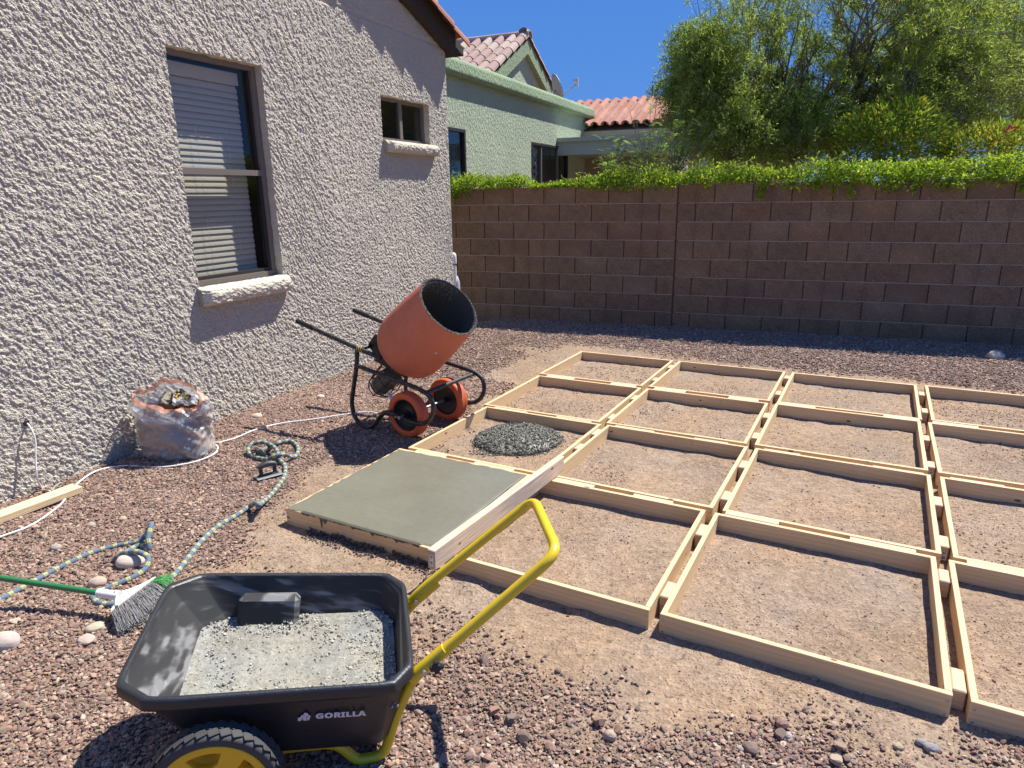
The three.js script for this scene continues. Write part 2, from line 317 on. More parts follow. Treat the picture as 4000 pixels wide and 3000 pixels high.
{
  const lineTo = (a, b, step, snaps) => { const l = []; const st = [a, ...snaps.filter(x => x > a && x < b).sort((p, q) => p - q), b]; for (let i = 0; i + 1 < st.length; i++) { const n = Math.max(1, Math.round((st[i + 1] - st[i]) / step(st[i]))); for (let k = 0; k < n; k++) l.push(mix(st[i], st[i + 1], k / n)); } l.push(b); return l; };
  const ss = lineTo(1.5, S_END, (s) => s < 4.3 ? 0.0060 : 0.0078, [W1.s0, W1.s1, W2.s0, W2.s1, 3, 4.8, 5.3]), ys = lineTo(-0.15, 3.35, () => 0.0066, [W1.y0, W1.y1, W2.y0, W2.y1]);
  const ns = ss.length, ny = ys.length, P = new Float32Array(ns * ny * 3), U = new Float32Array(ns * ny * 2), I = [];
  const hole = (a, b, w) => a >= w.s0 - 1e-6 && a < w.s1 - 1e-6 && b >= w.y0 - 1e-6 && b < w.y1 - 1e-6;
  for (let j = 0; j < ny; j++) for (let i = 0; i < ns; i++) {
    const o = j * ns + i, s = ss[i], y = ys[j];
    const joint = Math.abs(y - 3.105) < 0.012 && s > 2 ? 1 : 0;    // control joint groove
    P[o * 3] = s; P[o * 3 + 1] = y; P[o * 3 + 2] = joint ? -0.004 : stuccoH(s, y) * (1 - sstep(S_END - 0.012, S_END, s)); U[o * 2] = s; U[o * 2 + 1] = y;
  }
  for (let j = 0; j < ny - 1; j++) for (let i = 0; i < ns - 1; i++) { if (hole(ss[i], ys[j], W1) || hole(ss[i], ys[j], W2) || ys[j] > rakeY(ss[i]) + 0.12) continue; const a = j * ns + i; I.push(a, a + 1, a + ns, a + 1, a + ns + 1, a + ns); }
  const g = new THREE.BufferGeometry(); g.setAttribute('position', new THREE.BufferAttribute(P, 3)); g.setAttribute('uv', new THREE.BufferAttribute(U, 2)); g.setIndex(I); g.computeVertexNormals();
  const wall = part(house, 'wall', g, M.stucco);
  // the rest of the shell: wall beyond the frame, far end, rear, so that no light leaks into the rooms
  const gable = new THREE.Shape([[-4, -0.3], [1.5, -0.3], [1.5, 3.35], [rakeS(3.35), 3.35], [-4, rakeY(-4) - 0.02]].map(p => new THREE.Vector2(...p)));
  function rakeS(y) { return 7.083 - (y - 3.041) / 0.355; }
  const gs = new THREE.ExtrudeGeometry(gable, { depth: 0.18, bevelEnabled: false }); gs.translate(0, 0, -0.18);
  part(wall, 'gable_top', gs, M.stucco);
  const back = new GB();
  const box = (x0, x1, y0, y1, z0, z1) => { const b = new THREE.BoxGeometry(x1 - x0, y1 - y0, z1 - z0); b.translate((x0 + x1) / 2, (y0 + y1) / 2, (z0 + z1) / 2); return b; };
  part(wall, 'side_wall', merge([box(S_END - 0.2, S_END - 0.001, -0.3, 3.1, -7, -0.012), box(-4, S_END, -0.3, 3.0, -7.2, -7)]), M.stucco);
  // recesses: reveals run from the relief back to the frame
  for (const [w, dep] of [[W1, 0.1], [W2, 0.1]]) {
    const gb = new GB(), edge = (a, b, n, nx, ny) => {
      for (let k = 0; k < n; k++) for (let m = 0; m < 4; m++) {
        const pt = (t, e) => { const s = mix(a[0], b[0], t), y = mix(a[1], b[1], t), r = 0.006 * noise(s * 30 + nx * 9, y * 30) * sstep(0, 0.3, e), h0 = stuccoH(s, y); return V3(s + nx * r, y + ny * r, mix(h0, -dep, e)); };
        const p = [pt(k / n, m / 4), pt((k + 1) / n, m / 4), pt((k + 1) / n, (m + 1) / 4), pt(k / n, (m + 1) / 4)]; gb.quad(...p, ...p.map(v => [v.x + v.z, v.y + v.z]));
      }
    };
    edge([w.s0, w.y1], [w.s1, w.y1], 60, 0, 1); edge([w.s1, w.y1], [w.s1, w.y0], 80, 1, 0); edge([w.s1, w.y0], [w.s0, w.y0], 60, 0, -1); edge([w.s0, w.y0], [w.s0, w.y1], 80, -1, 0);
    part(wall, 'window_reveal', gb.build(), M.sill);
  }
  // dark rooms behind the panes
  for (const [w, n] of [[W1, 0], [W2, 1]]) {
    const a = w.s0 - 0.5, b = w.s1 + 0.4, t = 0.05, z0 = -2.4, z1 = -0.115, y0 = n ? 1.2 : 0.3, y1 = 2.95;
    const l = [box(a, b, y0 - t, y0, z0, z1), box(a, b, y1, y1 + t, z0, z1), box(a - t, a, y0 - t, y1 + t, z0, z1), box(b, b + t, y0 - t, y1 + t, z0, z1), box(a - t, b + t, y0 - t, y1 + t, z0 - t, z0),
      box(a, b, w.y1, y1, -0.13, -0.115), box(a, b, y0, w.y0, -0.13, -0.115), box(a, w.s0, w.y0, w.y1, -0.13, -0.115), box(w.s1, b, w.y0, w.y1, -0.13, -0.115)];
    part(wall, 'room', merge(l), M.room);
  }
  // sills: rounded stucco blocks
  const sill = (s0, s1, yt, h, out) => {
    const prof = [[-0.02, yt + 0.004], [out * 0.45, yt - 0.002], [out * 0.85, yt - 0.016], [out, yt - 0.04], [out * 0.97, yt - h * 0.72], [out * 0.8, yt - h], [-0.02, yt - h * 1.02]];
    const path = new THREE.CatmullRomCurve3(prof.map(p => V3(p[0], p[1], 0)), false, 'centripetal').getPoints(26), gb = new GB(), n = 120;
    const pt = (i, k) => { const s = mix(s0, s1, i / n), e = Math.min(s - s0, s1 - s), p = path[k], r = 0.55 + 0.45 * sstep(0, 0.05, e); const q = noise(s * 34, k * 0.6) * 0.0045 + noise(s * 80, k * 1.6) * 0.0025; return V3(s, p.y + q * 0.4, Math.max(-0.02, p.x * r + q * (p.x > 0 ? 1 : 0))); };
    for (let i = 0; i < n; i++) for (let k = 0; k < 26; k++) { const p = [pt(i, k), pt(i, k + 1), pt(i + 1, k + 1), pt(i + 1, k)]; gb.quad(...p, ...p.map(v => [v.x, v.y + v.z])); }
    for (const i of [0, n]) for (let k = 0; k < 26; k++) { const c = V3(pt(i, 13).x, yt - h * 0.5, -0.01); const a = pt(i, k), b = pt(i, k + 1); if (i) gb.tri(c, a, b, [0, 0], [0, 0.1], [0.1, 0]); else gb.tri(c, b, a, [0, 0], [0, 0.1], [0.1, 0]); }
    return gb.build();
  };
  // window 1: single-hung with blinds, window 2: slider
  const win1 = part(house, 'window', merge([box(W1.s0, W1.s1, W1.y1 - 0.035, W1.y1, -0.115, -0.06), box(W1.s0, W1.s1, W1.y0 + 0.015, W1.y0 + 0.06, -0.115, -0.055), box(W1.s0, W1.s0 + 0.03, W1.y0 + 0.06, W1.y1 - 0.035, -0.115, -0.06), box(W1.s1 - 0.045, W1.s1, W1.y0 + 0.06, W1.y1 - 0.035, -0.115, -0.06), box(W1.s0 + 0.03, W1.s1 - 0.045, 1.725, 1.765, -0.11, -0.05)]), M.bronze, 'tall bronze framed hung window with white blinds');
  const px0 = W1.s0 + 0.03, px1 = W1.s1 - 0.045;
  part(win1, 'sash', merge([box(px0, px1, W1.y0 + 0.061, W1.y0 + 0.085, -0.1, -0.07), box(px1 - 0.022, px1 - 0.001, W1.y0 + 0.086, 1.724, -0.1, -0.07), box(px1 - 0.015, px1 - 0.001, 1.767, W1.y1 - 0.036, -0.105, -0.085), box(px0 + 0.001, px0 + 0.015, W1.y0 + 0.086, 1.724, -0.1, -0.07)]), M.darkFrame);
  const pane = (p, x0, x1, y0, y1, z) => { const g = new THREE.PlaneGeometry(x1 - x0, y1 - y0); g.translate((x0 + x1) / 2, (y0 + y1) / 2, z); return part(p, 'pane', g, M.glass); };
  pane(win1, px0 + 0.016, px1 - 0.0225, W1.y0 + 0.0855, 1.7245, -0.085); pane(win1, px0 + 0.001, px1 - 0.0155, 1.7655, W1.y1 - 0.0355, -0.096);
  const slatG = new GB(); { const L = px1 - px0 - 0.07, n = 6, w = 0.05; for (let k = 0; k < n; k++) { const t0 = k / n - 0.5, t1 = (k + 1) / n - 0.5, f = (t) => V3(0, 0.0035 * (1 - 4 * t * t), t * w); const a = f(t0), b = f(t1); slatG.quad(V3(-L / 2, a.y, a.z), V3(-L / 2, b.y, b.z), V3(L / 2, b.y, b.z), V3(L / 2, a.y, a.z)); slatG.quad(V3(L / 2, a.y - 0.002, a.z), V3(L / 2, b.y - 0.002, b.z), V3(-L / 2, b.y - 0.002, b.z), V3(-L / 2, a.y - 0.002, a.z)); } }
  const slatGeo = slatG.build();
  const blind = part(win1, 'head_rail', cbox(px1 - px0 - 0.06, 0.085, 0.05, 0.004, 0, [0, 0], [(px0 + px1) / 2 - 0.01, W1.y1 - 0.095, -0.175]), M.blind);
  for (let k = 0; k < 33; k++) { const m = shade(new THREE.Mesh(slatGeo, M.blind)); m.name = 'slat'; m.position.set((px0 + px1) / 2 - 0.012, W1.y1 - 0.165 - k * 0.0415, -0.175); m.rotation.x = 1.22 + 0.02 * Math.sin(k * 2.3); m.rotation.z = 0.004 * Math.sin(k * 1.7); win1.add(m); }
  for (const f of [0.34, 0.72]) part(win1, 'cord', cyl(0.0011, 0.0011, 1.36, 5, [mix(px0, px1, f), W1.y1 - 0.84, -0.146]), M.string);
  part(house, 'window_sill', sill(W1.s0 - 0.02, W1.s1 + 0.03, W1.y0 + 0.018, 0.118, 0.095), M.sill);
  const win2 = part(house, 'window', merge([box(W2.s0, W2.s1, W2.y1 - 0.03, W2.y1, -0.115, -0.06), box(W2.s0, W2.s1, W2.y0 + 0.014, W2.y0 + 0.045, -0.115, -0.06), box(W2.s0, W2.s0 + 0.028, W2.y0 + 0.045, W2.y1 - 0.03, -0.115, -0.06), box(W2.s1 - 0.028, W2.s1, W2.y0 + 0.045, W2.y1 - 0.03, -0.115, -0.06)]), M.bronze, 'small two pane sliding window high on the wall');
  const mx = 6.19; part(win2, 'mullion', box(mx - 0.025, mx + 0.025, W2.y0 + 0.045, W2.y1 - 0.03, -0.105, -0.062), M.bronze);
  part(win2, 'sash', box(mx - 0.055, mx - 0.0255, W2.y0 + 0.046, W2.y1 - 0.031, -0.105, -0.08), M.darkFrame);
  pane(win2, W2.s0 + 0.028, mx - 0.0555, W2.y0 + 0.0455, W2.y1 - 0.0305, -0.093); pane(win2, mx + 0.0255, W2.s1 - 0.0285, W2.y0 + 0.0455, W2.y1 - 0.0305, -0.088);
  part(house, 'window_sill', sill(W2.s0 + 0.005, W2.s1 + 0.085, W2.y0 + 0.012, 0.105, 0.098), M.sill);
  // rake trim and roof
  const dir = V3(-1, 0.355, 0).normalize(), nrm = V3(0.355, 1, 0).normalize();
  const fs = new THREE.Shape([[7.135, rakeY(7.135) + 0.0], [7.135, rakeY(7.135) + 0.235], [-4, rakeY(-4) + 0.235], [-4, rakeY(-4)]].map(p => new THREE.Vector2(...p)));
  const fg = new THREE.ExtrudeGeometry(fs, { depth: 0.085, bevelEnabled: false }); fg.translate(0, 0, 0.0105);
  part(house, 'rake_trim', fg, M.fascia, 'dark brown stuccoed trim under the roof edge');
  const rs = new THREE.Shape([[7.5, rakeY(7.5) + 0.2], [7.5, rakeY(7.5) + 0.29], [-4, rakeY(-4) + 0.29], [-4, rakeY(-4) + 0.2]].map(p => new THREE.Vector2(...p)));
  const rg = new THREE.ExtrudeGeometry(rs, { depth: 7.0, bevelEnabled: false }); rg.translate(0, 0, -7.0);
  const roof = part(house, 'roof', rg, M.fascia);
  M.terracotta = [[0.36, 0.15, 0.095], [0.29, 0.125, 0.09], [0.40, 0.18, 0.115]].map(c => std({ color: lin(...c), bumpMap: stuccoBump, bumpScale: 0.0015, roughness: 0.9 }));
  const tg = barrel(0.44, 0.135, 0.10, 0.016);
  for (let k = 0; k < 18; k++) {
    const s = 7.23 - k * 0.34, m = shade(new THREE.Mesh(tg, M.terracotta[k % 3])); m.name = 'roof_tile';
    m.position.set(s, rakeY(s) + 0.135 + (k % 2) * 0.002, 0.088); m.rotation.z = Math.PI - Math.atan(0.355) - 0.045; m.rotation.x = 0; roof.add(m);
    m.rotation.set(0, 0, 0); m.setRotationFromMatrix(new THREE.Matrix4().makeBasis(V3(-1, 0.355 + 0.05, 0).normalize(), V3(0.355 + 0.05, 1, 0).normalize(), V3(0, 0, -1)));
  }
}
// half-barrel clay tile lying along +x, wide end at 0
function barrel(len, r0, r1, th, n = 10, arc = Math.PI) {
  const gb = new GB(), p = (x, r, k) => { const a = (Math.PI - arc) / 2 + arc * k / n; return V3(x, Math.sin(a) * r, Math.cos(a) * r); };
  for (let k = 0; k < n; k++) {
    gb.quad(p(0, r0, k), p(0, r0, k + 1), p(len, r1, k + 1), p(len, r1, k));
    gb.quad(p(0, r0 - th, k + 1), p(0, r0 - th, k), p(len, r1 - th, k), p(len, r1 - th, k + 1));
    gb.quad(p(0, r0 - th, k), p(0, r0 - th, k + 1), p(0, r0, k + 1), p(0, r0, k));
  }
  const g = gb.build(), q = g.attributes.position, uv = g.attributes.uv; for (let i = 0; i < q.count; i++) uv.setXY(i, q.getX(i), q.getZ(i)); return g;
}
// things on the house's far corner
{
  M.pvc = std({ color: lin(0.72, 0.72, 0.70), roughness: 0.45 }); M.meter = std({ color: lin(0.42, 0.43, 0.44), roughness: 0.55 });
  const c = onPlane(978, 575, NH, CH - 0.035), base = V3(c.x, 0, c.z).addScaledVector(AH, 0.02);
  const t = thing('utility_riser', 'white pipe riser with grey meter at the stucco house corner', 'pipe', [base.x, groundY(base.x, base.z) - 0.02, base.z], Math.PI / 2 - 0.4133);
  part(t, 'pipe', merge([cyl(0.034, 0.034, 0.86, 18, [0, 0.43, 0]), lathe([[0, 0.93], [0.022, 0.925], [0.036, 0.905], [0.039, 0.87], [0.039, 0.80], [0.034, 0.795]], 18)]), M.pvc);
  part(t, 'strap', cyl(0.0405, 0.0405, 0.008, 18, [0, 0.79, 0]), M.darkFrame);
  const mg = lathe([[0, 0.66], [0.04, 0.645], [0.062, 0.58], [0.066, 0.46], [0.066, 0.02], [0, 0.02]], 20); mg.translate(0.035, 0, -0.012); part(t, 'meter_box', mg, M.meter);
}
// ================================================================ block wall
const blockTex = tex(512, 512, (u, v) => { const n = pfbm(u, v, 5, 4), f = pnoise(u * 180, v * 180, 180, 180), g = pnoise(u * 90 + 4, v * 90, 90, 90); const k = 0.80 + 0.12 * n + 0.10 * f + (g > 0.75 ? 0.22 : g < -0.78 ? -0.25 : 0); const w = sstep(0.2, 0.5, pfbm(u + 0.4, v + 0.1, 7, 3)); return [k + 0.04 * w, k + 0.05 * w, k + 0.06 * w]; }, true, [1 / 0.8, 1 / 0.8]);
const blockBump = tex(512, 512, (u, v) => 0.5 + 0.3 * pnoise(u * 180, v * 180, 180, 180) + 0.3 * pfbm(u, v, 40, 3), false, [1 / 0.8, 1 / 0.8]);
M.block = [[0.36, 0.232, 0.138], [0.32, 0.206, 0.127], [0.38, 0.242, 0.142], [0.34, 0.212, 0.125], [0.37, 0.252, 0.158]].map(c => std({ color: lin(...c), map: blockTex, bumpMap: blockBump, bumpScale: 0.003, roughness: 0.96 }));
M.mortar = std({ color: lin(0.36, 0.29, 0.235), bumpMap: blockBump, bumpScale: 0.004, roughness: 0.97 });
M.core = std({ color: lin(0.16, 0.12, 0.10), roughness: 0.98 });
const yardWall = thing('block_wall', 'brown concrete block garden wall with vine along its top', 'wall', NW.clone().multiplyScalar(CW).toArray(), -0.3724);
{
  const TOP = 1.652, CHT = 0.2175, BL = 0.4165, CJ = -1.132, geos = {};
  const blockG = (w, v) => geos[w.toFixed(3) + v] ??= cbox(w - 0.009, CHT - 0.011, 0.19, 0.004, 0, [v * 0.37, v * 0.23]);
  part(yardWall, 'core', (() => { const g = new THREE.BoxGeometry(11.6, 2.2, 0.15); g.translate(0.3, TOP - 1.1 - 0.012, -0.1); return g; })(), M.core);
  for (let r = 0; r < 9; r++) {
    const yc = TOP - CHT * (r + 0.5), half = r % 2 === 1;
    for (const side of [-1, 1]) {
      let d = 0; const far = side < 0 ? 4.4 : 6.2;
      while (d < far) {
        const w = d === 0 && half ? BL / 2 : BL, x = CJ + side * (d + w / 2 + (d === 0 ? 0.002 : 0.002)), v = (R() * 4) | 0;
        const m = shade(new THREE.Mesh(blockG(w, v), M.block[(R() * 5) | 0])); m.name = 'block'; m.position.set(x, yc + rr(-0.0012, 0.0012), -0.095 + rr(-0.0015, 0.0022)); if (R() < 0.5) m.rotation.z = Math.PI; m.rotation.y = rr(-0.002, 0.002); yardWall.add(m);
        d += w;
      }
    }
    // smeared bed joint under the course, not quite straight
    if (r < 8) {
      const gb = new GB(), n = 260, y = TOP - CHT * (r + 1); const at = (i, k) => { const x = -5.4 + 11.4 * i / n; return V3(x, y + (k ? 1 : -1) * (0.0052 + 0.0016 * noise(x * 9, r * 7 + k)), -0.0035 + 0.0028 * noise(x * 14, r * 3.1 + k * 5)); };
      for (let i = 0; i < n; i++) { const x = -5.4 + 11.4 * (i + 0.5) / n; if (Math.abs(x - CJ) < 0.03) continue; const p = [at(i, 0), at(i + 1, 0), at(i + 1, 1), at(i, 1)]; gb.quad(...p, ...p.map(q => [q.x, q.y])); }
      part(yardWall, 'mortar_bed', gb.build(), M.mortar);
    }
  }
}
// ================================================================ green neighbour
M.green = std({ color: lin(0.40, 0.475, 0.345), map: stuccoTint, bumpMap: tex(512, 512, (u, v) => { const a = u * 0.42 + v * 0.9, b = -u * 0.9 + v * 0.42; return 0.5 + 0.5 * sstep(-0.3, 0.4, pnoise(u * 44 + 0.5 * pnoise(u * 20, v * 20, 20, 20), v * 22, 44, 22) + 0.5 * pnoise(u * 90, v * 50, 90, 50)); }, false, [1 / 0.9, 1 / 0.9]), bumpScale: 0.014, roughness: 0.95 });
M.greenBand = std({ color: lin(0.27, 0.36, 0.22), map: stuccoTint, bumpMap: M.green.bumpMap, bumpScale: 0.016, roughness: 0.95 });
M.paleTile = [[0.40, 0.29, 0.225], [0.35, 0.245, 0.19], [0.44, 0.335, 0.27], [0.37, 0.24, 0.205]].map(c => std({ color: lin(...c), bumpMap: stuccoBump, bumpScale: 0.002, roughness: 0.9 }));
M.paleBase = std({ color: lin(0.30, 0.21, 0.17), roughness: 0.95 });
M.greyPane = new THREE.MeshPhysicalMaterial({ color: lin(0.55, 0.6, 0.6), roughness: 0.02, transmission: 1, thickness: 0, ior: 1.65 });
const bxg = (x0, x1, y0, y1, z0, z1) => { const b = new THREE.BoxGeometry(x1 - x0, y1 - y0, z1 - z0); b.translate((x0 + x1) / 2, (y0 + y1) / 2, (z0 + z1) / 2); const p = b.attributes.position, nn = b.attributes.normal, uv = b.attributes.uv; for (let i = 0; i < p.count; i++) { const ax = Math.abs(nn.getX(i)) > 0.5 ? 0 : Math.abs(nn.getY(i)) > 0.5 ? 1 : 2; uv.setXY(i, ax === 0 ? p.getZ(i) : p.getX(i), ax === 1 ? p.getZ(i) : p.getY(i)); } return b; };
{
  const CG = -5.0, t = thing('green_house', 'sage green stucco house with parapet and tiled gable behind block wall', 'house', NH.clone().multiplyScalar(CG).toArray(), Math.PI / 2 - 0.4133);
  const s0 = 9.0, s1 = 16.1, top = 3.49, bb = 3.235, dep = 8;
  const A = { s0: 8.9, s1: 9.75, y0: 1.25, y1: 2.53 }, B = { s0: 12.5, s1: 14.6, y0: 1.3, y1: 2.52 };
  // front wall with two openings, cut as strips
  part(t, 'wall', merge([bxg(s0 - 0.3, A.s0, 0, bb, -0.2, 0), bxg(A.s0, A.s1, 0, A.y0, -0.2, 0), bxg(A.s0, A.s1, A.y1, bb, -0.2, 0), bxg(A.s1, B.s0, 0, bb, -0.2, 0), bxg(B.s0, B.s1, 0, B.y0, -0.2, 0), bxg(B.s0, B.s1, B.y1, bb, -0.2, 0), bxg(B.s1, s1, 0, bb, -0.2, 0), bxg(s1 - 0.2, s1, 0, bb, -dep, -0.2), bxg(s0 - 0.3, s0 - 0.1, 0, bb, -dep, -0.2), bxg(s0 - 0.3, s1, 0, bb, -dep - 0.2, -dep)]), M.green);
  const bs = new THREE.Shape(); bs.moveTo(-0.28, bb); bs.lineTo(0.07, bb); bs.quadraticCurveTo(0.115, bb + 0.02, 0.115, bb + 0.07); bs.lineTo(0.105, top - 0.08); bs.quadraticCurveTo(0.09, top, 0, top); bs.lineTo(-0.28, top);
  const bg = new THREE.ExtrudeGeometry(bs, { depth: s1 + 0.12 - (s0 - 0.3), bevelEnabled: false, curveSegments: 8 }); bg.rotateY(-Math.PI / 2); bg.scale(1, 1, 1); // extrude along +x
  { const p = bg.attributes.position; for (let i = 0; i < p.count; i++) { const x = p.getX(i), z = p.getZ(i); p.setXYZ(i, -x + s0 - 0.3, p.getY(i), z); } bg.index = null; const uv = bg.attributes.uv; for (let i = 0; i < p.count; i++) uv.setXY(i, p.getX(i), p.getY(i) + p.getZ(i)); const idx = []; for (let i = 0; i < p.count; i += 3) idx.push(i, i + 2, i + 1); bg.setIndex(idx); bg.computeVertexNormals(); }
  part(t, 'parapet_band', bg, M.greenBand, 'darker green rounded parapet band');
  part(t, 'flat_roof', bxg(s0 - 0.3, s1, 3.1, 3.2, -dep, -0.2), M.paleBase);
  for (const [w, mull, nm] of [[A, [], 0], [B, [13.03, 13.98], 1]]) {
    const f = 0.045, fr = part(t, 'window', merge([bxg(w.s0, w.s1, w.y1 - f, w.y1, -0.06, 0.014), bxg(w.s0, w.s1, w.y0, w.y0 + f, -0.06, 0.014), bxg(w.s0, w.s0 + f, w.y0 + f, w.y1 - f, -0.06, 0.014), bxg(w.s1 - f, w.s1, w.y0 + f, w.y1 - f, -0.06, 0.014)]), M.darkFrame);
    const xs = [w.s0 + f, ...mull, w.s1 - f];
    for (const x of mull) part(fr, 'mullion', bxg(x - 0.02, x + 0.02, w.y0 + f, w.y1 - f, -0.05, 0.0), M.bronze);
    for (let i = 0; i + 1 < xs.length; i++) { const g = new THREE.PlaneGeometry(xs[i + 1] - xs[i] - 0.041, w.y1 - w.y0 - 2 * f); g.translate((xs[i] + xs[i + 1]) / 2, (w.y0 + w.y1) / 2, -0.03); part(fr, 'pane', g, M.greyPane); }
    part(t, 'room', merge([bxg(w.s0 - 0.2, w.s1 + 0.2, 0.6, 0.65, -2, -0.21), bxg(w.s0 - 0.2, w.s1 + 0.2, 2.9, 2.95, -2, -0.21), bxg(w.s0 - 0.25, w.s0 - 0.2, 0.6, 2.95, -2, -0.21), bxg(w.s1 + 0.2, w.s1 + 0.25, 0.6, 2.95, -2, -0.21), bxg(w.s0 - 0.25, w.s1 + 0.25, 0.6, 2.95, -2.05, -2)]), M.room);
    const cw = w.s1 - w.s0, cg = new GB(), n = 60; for (let k = 0; k < n; k++) { const f2 = (q) => V3(w.s0 + cw * (nm ? 0.3 + 0.68 * q : q), 0, -0.14 + 0.018 * Math.sin(q * 75)); const a = f2(k / n), b = f2((k + 1) / n); cg.quad(V3(a.x, 0.75, a.z), V3(b.x, 0.75, b.z), V3(b.x, 2.6, b.z), V3(a.x, 2.6, a.z)); }
    part(fr, 'curtain', cg.build(), std({ color: nm ? lin(0.06, 0.075, 0.085) : lin(0.18, 0.27, 0.28), roughness: 0.9 }));
    if (nm) {   // torn foil sheet hanging in the first light
      const fg = new GB(), q = mulberry(5); const W = 0.42, H = 1.1; for (let i = 0; i < 12; i++) for (let j = 0; j < 26; j++) {
        const hole2 = Math.hypot((i - 5 + 1.6 * Math.sin(j * 0.5)) / 2.6, (j - 12) / 7) < 1 && noise(i * 0.9, j * 0.5) > -0.5; if (hole2 || q() < 0.12) continue;
        const pt = (a, b) => V3(w.s0 + 0.06 + W * a / 12, w.y1 - 0.08 - H * b / 26, -0.09 + 0.03 * noise(a * 0.9, b * 0.9)); fg.quad(pt(i, j + 1), pt(i + 1, j + 1), pt(i + 1, j), pt(i, j));
      }
      part(fr, 'torn_foil', fg.build(), std({ color: lin(0.75, 0.75, 0.78), metalness: 0.55, roughness: 0.3 }), 'torn silvery foil sheet behind the pane');
    }
  }
  // gable roof behind the parapet: ridge runs straight back from the gable
  const pk = V3(15.77, 5.05, -1.5), sl = 0.52, half = 2.6, len = 5.5, gt = 0.03;
  const gf = new THREE.Shape([[-half, -half * sl], [half, -half * sl], [0, 0]].map(p => new THREE.Vector2(...p)));
  const gg = new THREE.ExtrudeGeometry(gf, { depth: len, bevelEnabled: false }); gg.translate(pk.x, pk.y - 0.16, pk.z - len); { const p = gg.attributes.position, uv = gg.attributes.uv; for (let i = 0; i < p.count; i++) uv.setXY(i, p.getX(i), p.getY(i)); }
  const gable = part(t, 'gable', gg, M.green);
  for (const s of [-1, 1]) {   // raised rake trim
    const sh = new THREE.Shape([[0, 0], [s * half * 1.04, -half * 1.04 * sl], [s * half * 1.04, -half * 1.04 * sl - 0.30], [0, -0.30]].map(p => new THREE.Vector2(...p)));
    const g = new THREE.ExtrudeGeometry(sh, { depth: 0.12, bevelEnabled: false }); g.translate(pk.x, pk.y - 0.05, pk.z + 0.003); part(gable, 'rake_trim', g, M.greenBand);
  }
  const roof = part(t, 'roof', merge([-1, 1].map(s => { const sh = new THREE.Shape([[0, 0.0], [s * half * 1.06, -half * 1.06 * sl], [s * half * 1.06, -half * 1.06 * sl - 0.06], [0, -0.06]].map(p => new THREE.Vector2(...p))); const g = new THREE.ExtrudeGeometry(sh, { depth: len + 0.05, bevelEnabled: false }); g.translate(pk.x, pk.y, pk.z - len); return g; })), M.paleBase);
  const tg = barrel(0.44, 0.122, 0.10, 0.02, 8), up = V3(1, sl + 0.04, 0).normalize(), nn = V3(-sl - 0.04, 1, 0).normalize();
  const put = (g, x, y, z, bx, by, bz, mat) => { const m = shade(new THREE.Mesh(g, mat)); m.name = 'roof_tile'; m.position.set(x, y, z); m.setRotationFromMatrix(new THREE.Matrix4().makeBasis(bx, by, bz)); roof.add(m); };
  const pick = () => M.paleTile[(R() * 4) | 0];
  for (let c = 0; c < 17; c++) for (let r = 0; r < 7; r++) { const d = 2.72 - r * 0.38; put(tg, pk.x - d, pk.y - d * sl + 0.0 + rr(0, 0.006), pk.z - 0.2 - c * 0.30, up, nn, V3().crossVectors(up, nn), pick()); }
  for (const s of [-1, 1]) for (let r = 0; r < 8; r++) { const d = 2.76 - r * 0.36, u2 = V3(-s, sl + 0.04, 0).normalize(), n2 = V3(s * (sl + 0.04), 1, 0).normalize(); put(tg, pk.x + s * d, pk.y - d * sl + 0.015, pk.z + 0.05, u2, n2, V3().crossVectors(u2, n2), pick()); }
  const rg = barrel(0.5, 0.14, 0.12, 0.02, 8); for (let k = 0; k < 12; k++) put(rg, pk.x, pk.y + 0.0, pk.z + 0.18 - k * 0.43, V3(0, 0.04, -1).normalize(), V3(0, 1, 0.04).normalize(), V3(1, 0, 0), pick());
  // satellite dish on the roof beside the gable
  const dp = V3().addScaledVector(NH, -5.55).addScaledVector(AH, 15.3);
  const d = thing('satellite_dish', 'grey satellite dish with receiver arm on the green parapet', 'satellite dish', [dp.x, 3.2, dp.z], Math.PI / 2 - 0.4133);
  M.dish = std({ color: lin(0.42, 0.43, 0.44), metalness: 0.2, roughness: 0.5 });
  const bowl = lathe([[0, 0], [0.12, 0.008], [0.24, 0.032], [0.34, 0.07], [0.34, 0.078], [0.24, 0.042], [0.12, 0.02], [0, 0.013]], 28); bowl.scale(0.92, 1, 1); bowl.rotateZ(-1.22); bowl.rotateY(-0.98); bowl.translate(-0.02, 0.62, 0);
  part(d, 'dish', bowl, M.dish); part(d, 'mast', pipe([[-0.05, 0, 0], [-0.05, 0.45, 0], [-0.03, 0.6, 0]], 0.025, 0.05), M.dish);
  part(d, 'arm', pipe([[0.02, 0.40, 0.03], [0.28, 0.74, 0.42]], 0.014, 0.02, 8), M.dish); part(d, 'receiver', merge([cbox(0.045, 0.2, 0.05, 0.005, 1, [0, 0], [0.285, 0.77, 0.43]), cyl(0.03, 0.035, 0.06, 10, [0.25, 0.81, 0.38], [0, 0, 1.3])]), std({ color: lin(0.5, 0.5, 0.5), roughness: 0.5 }));
}
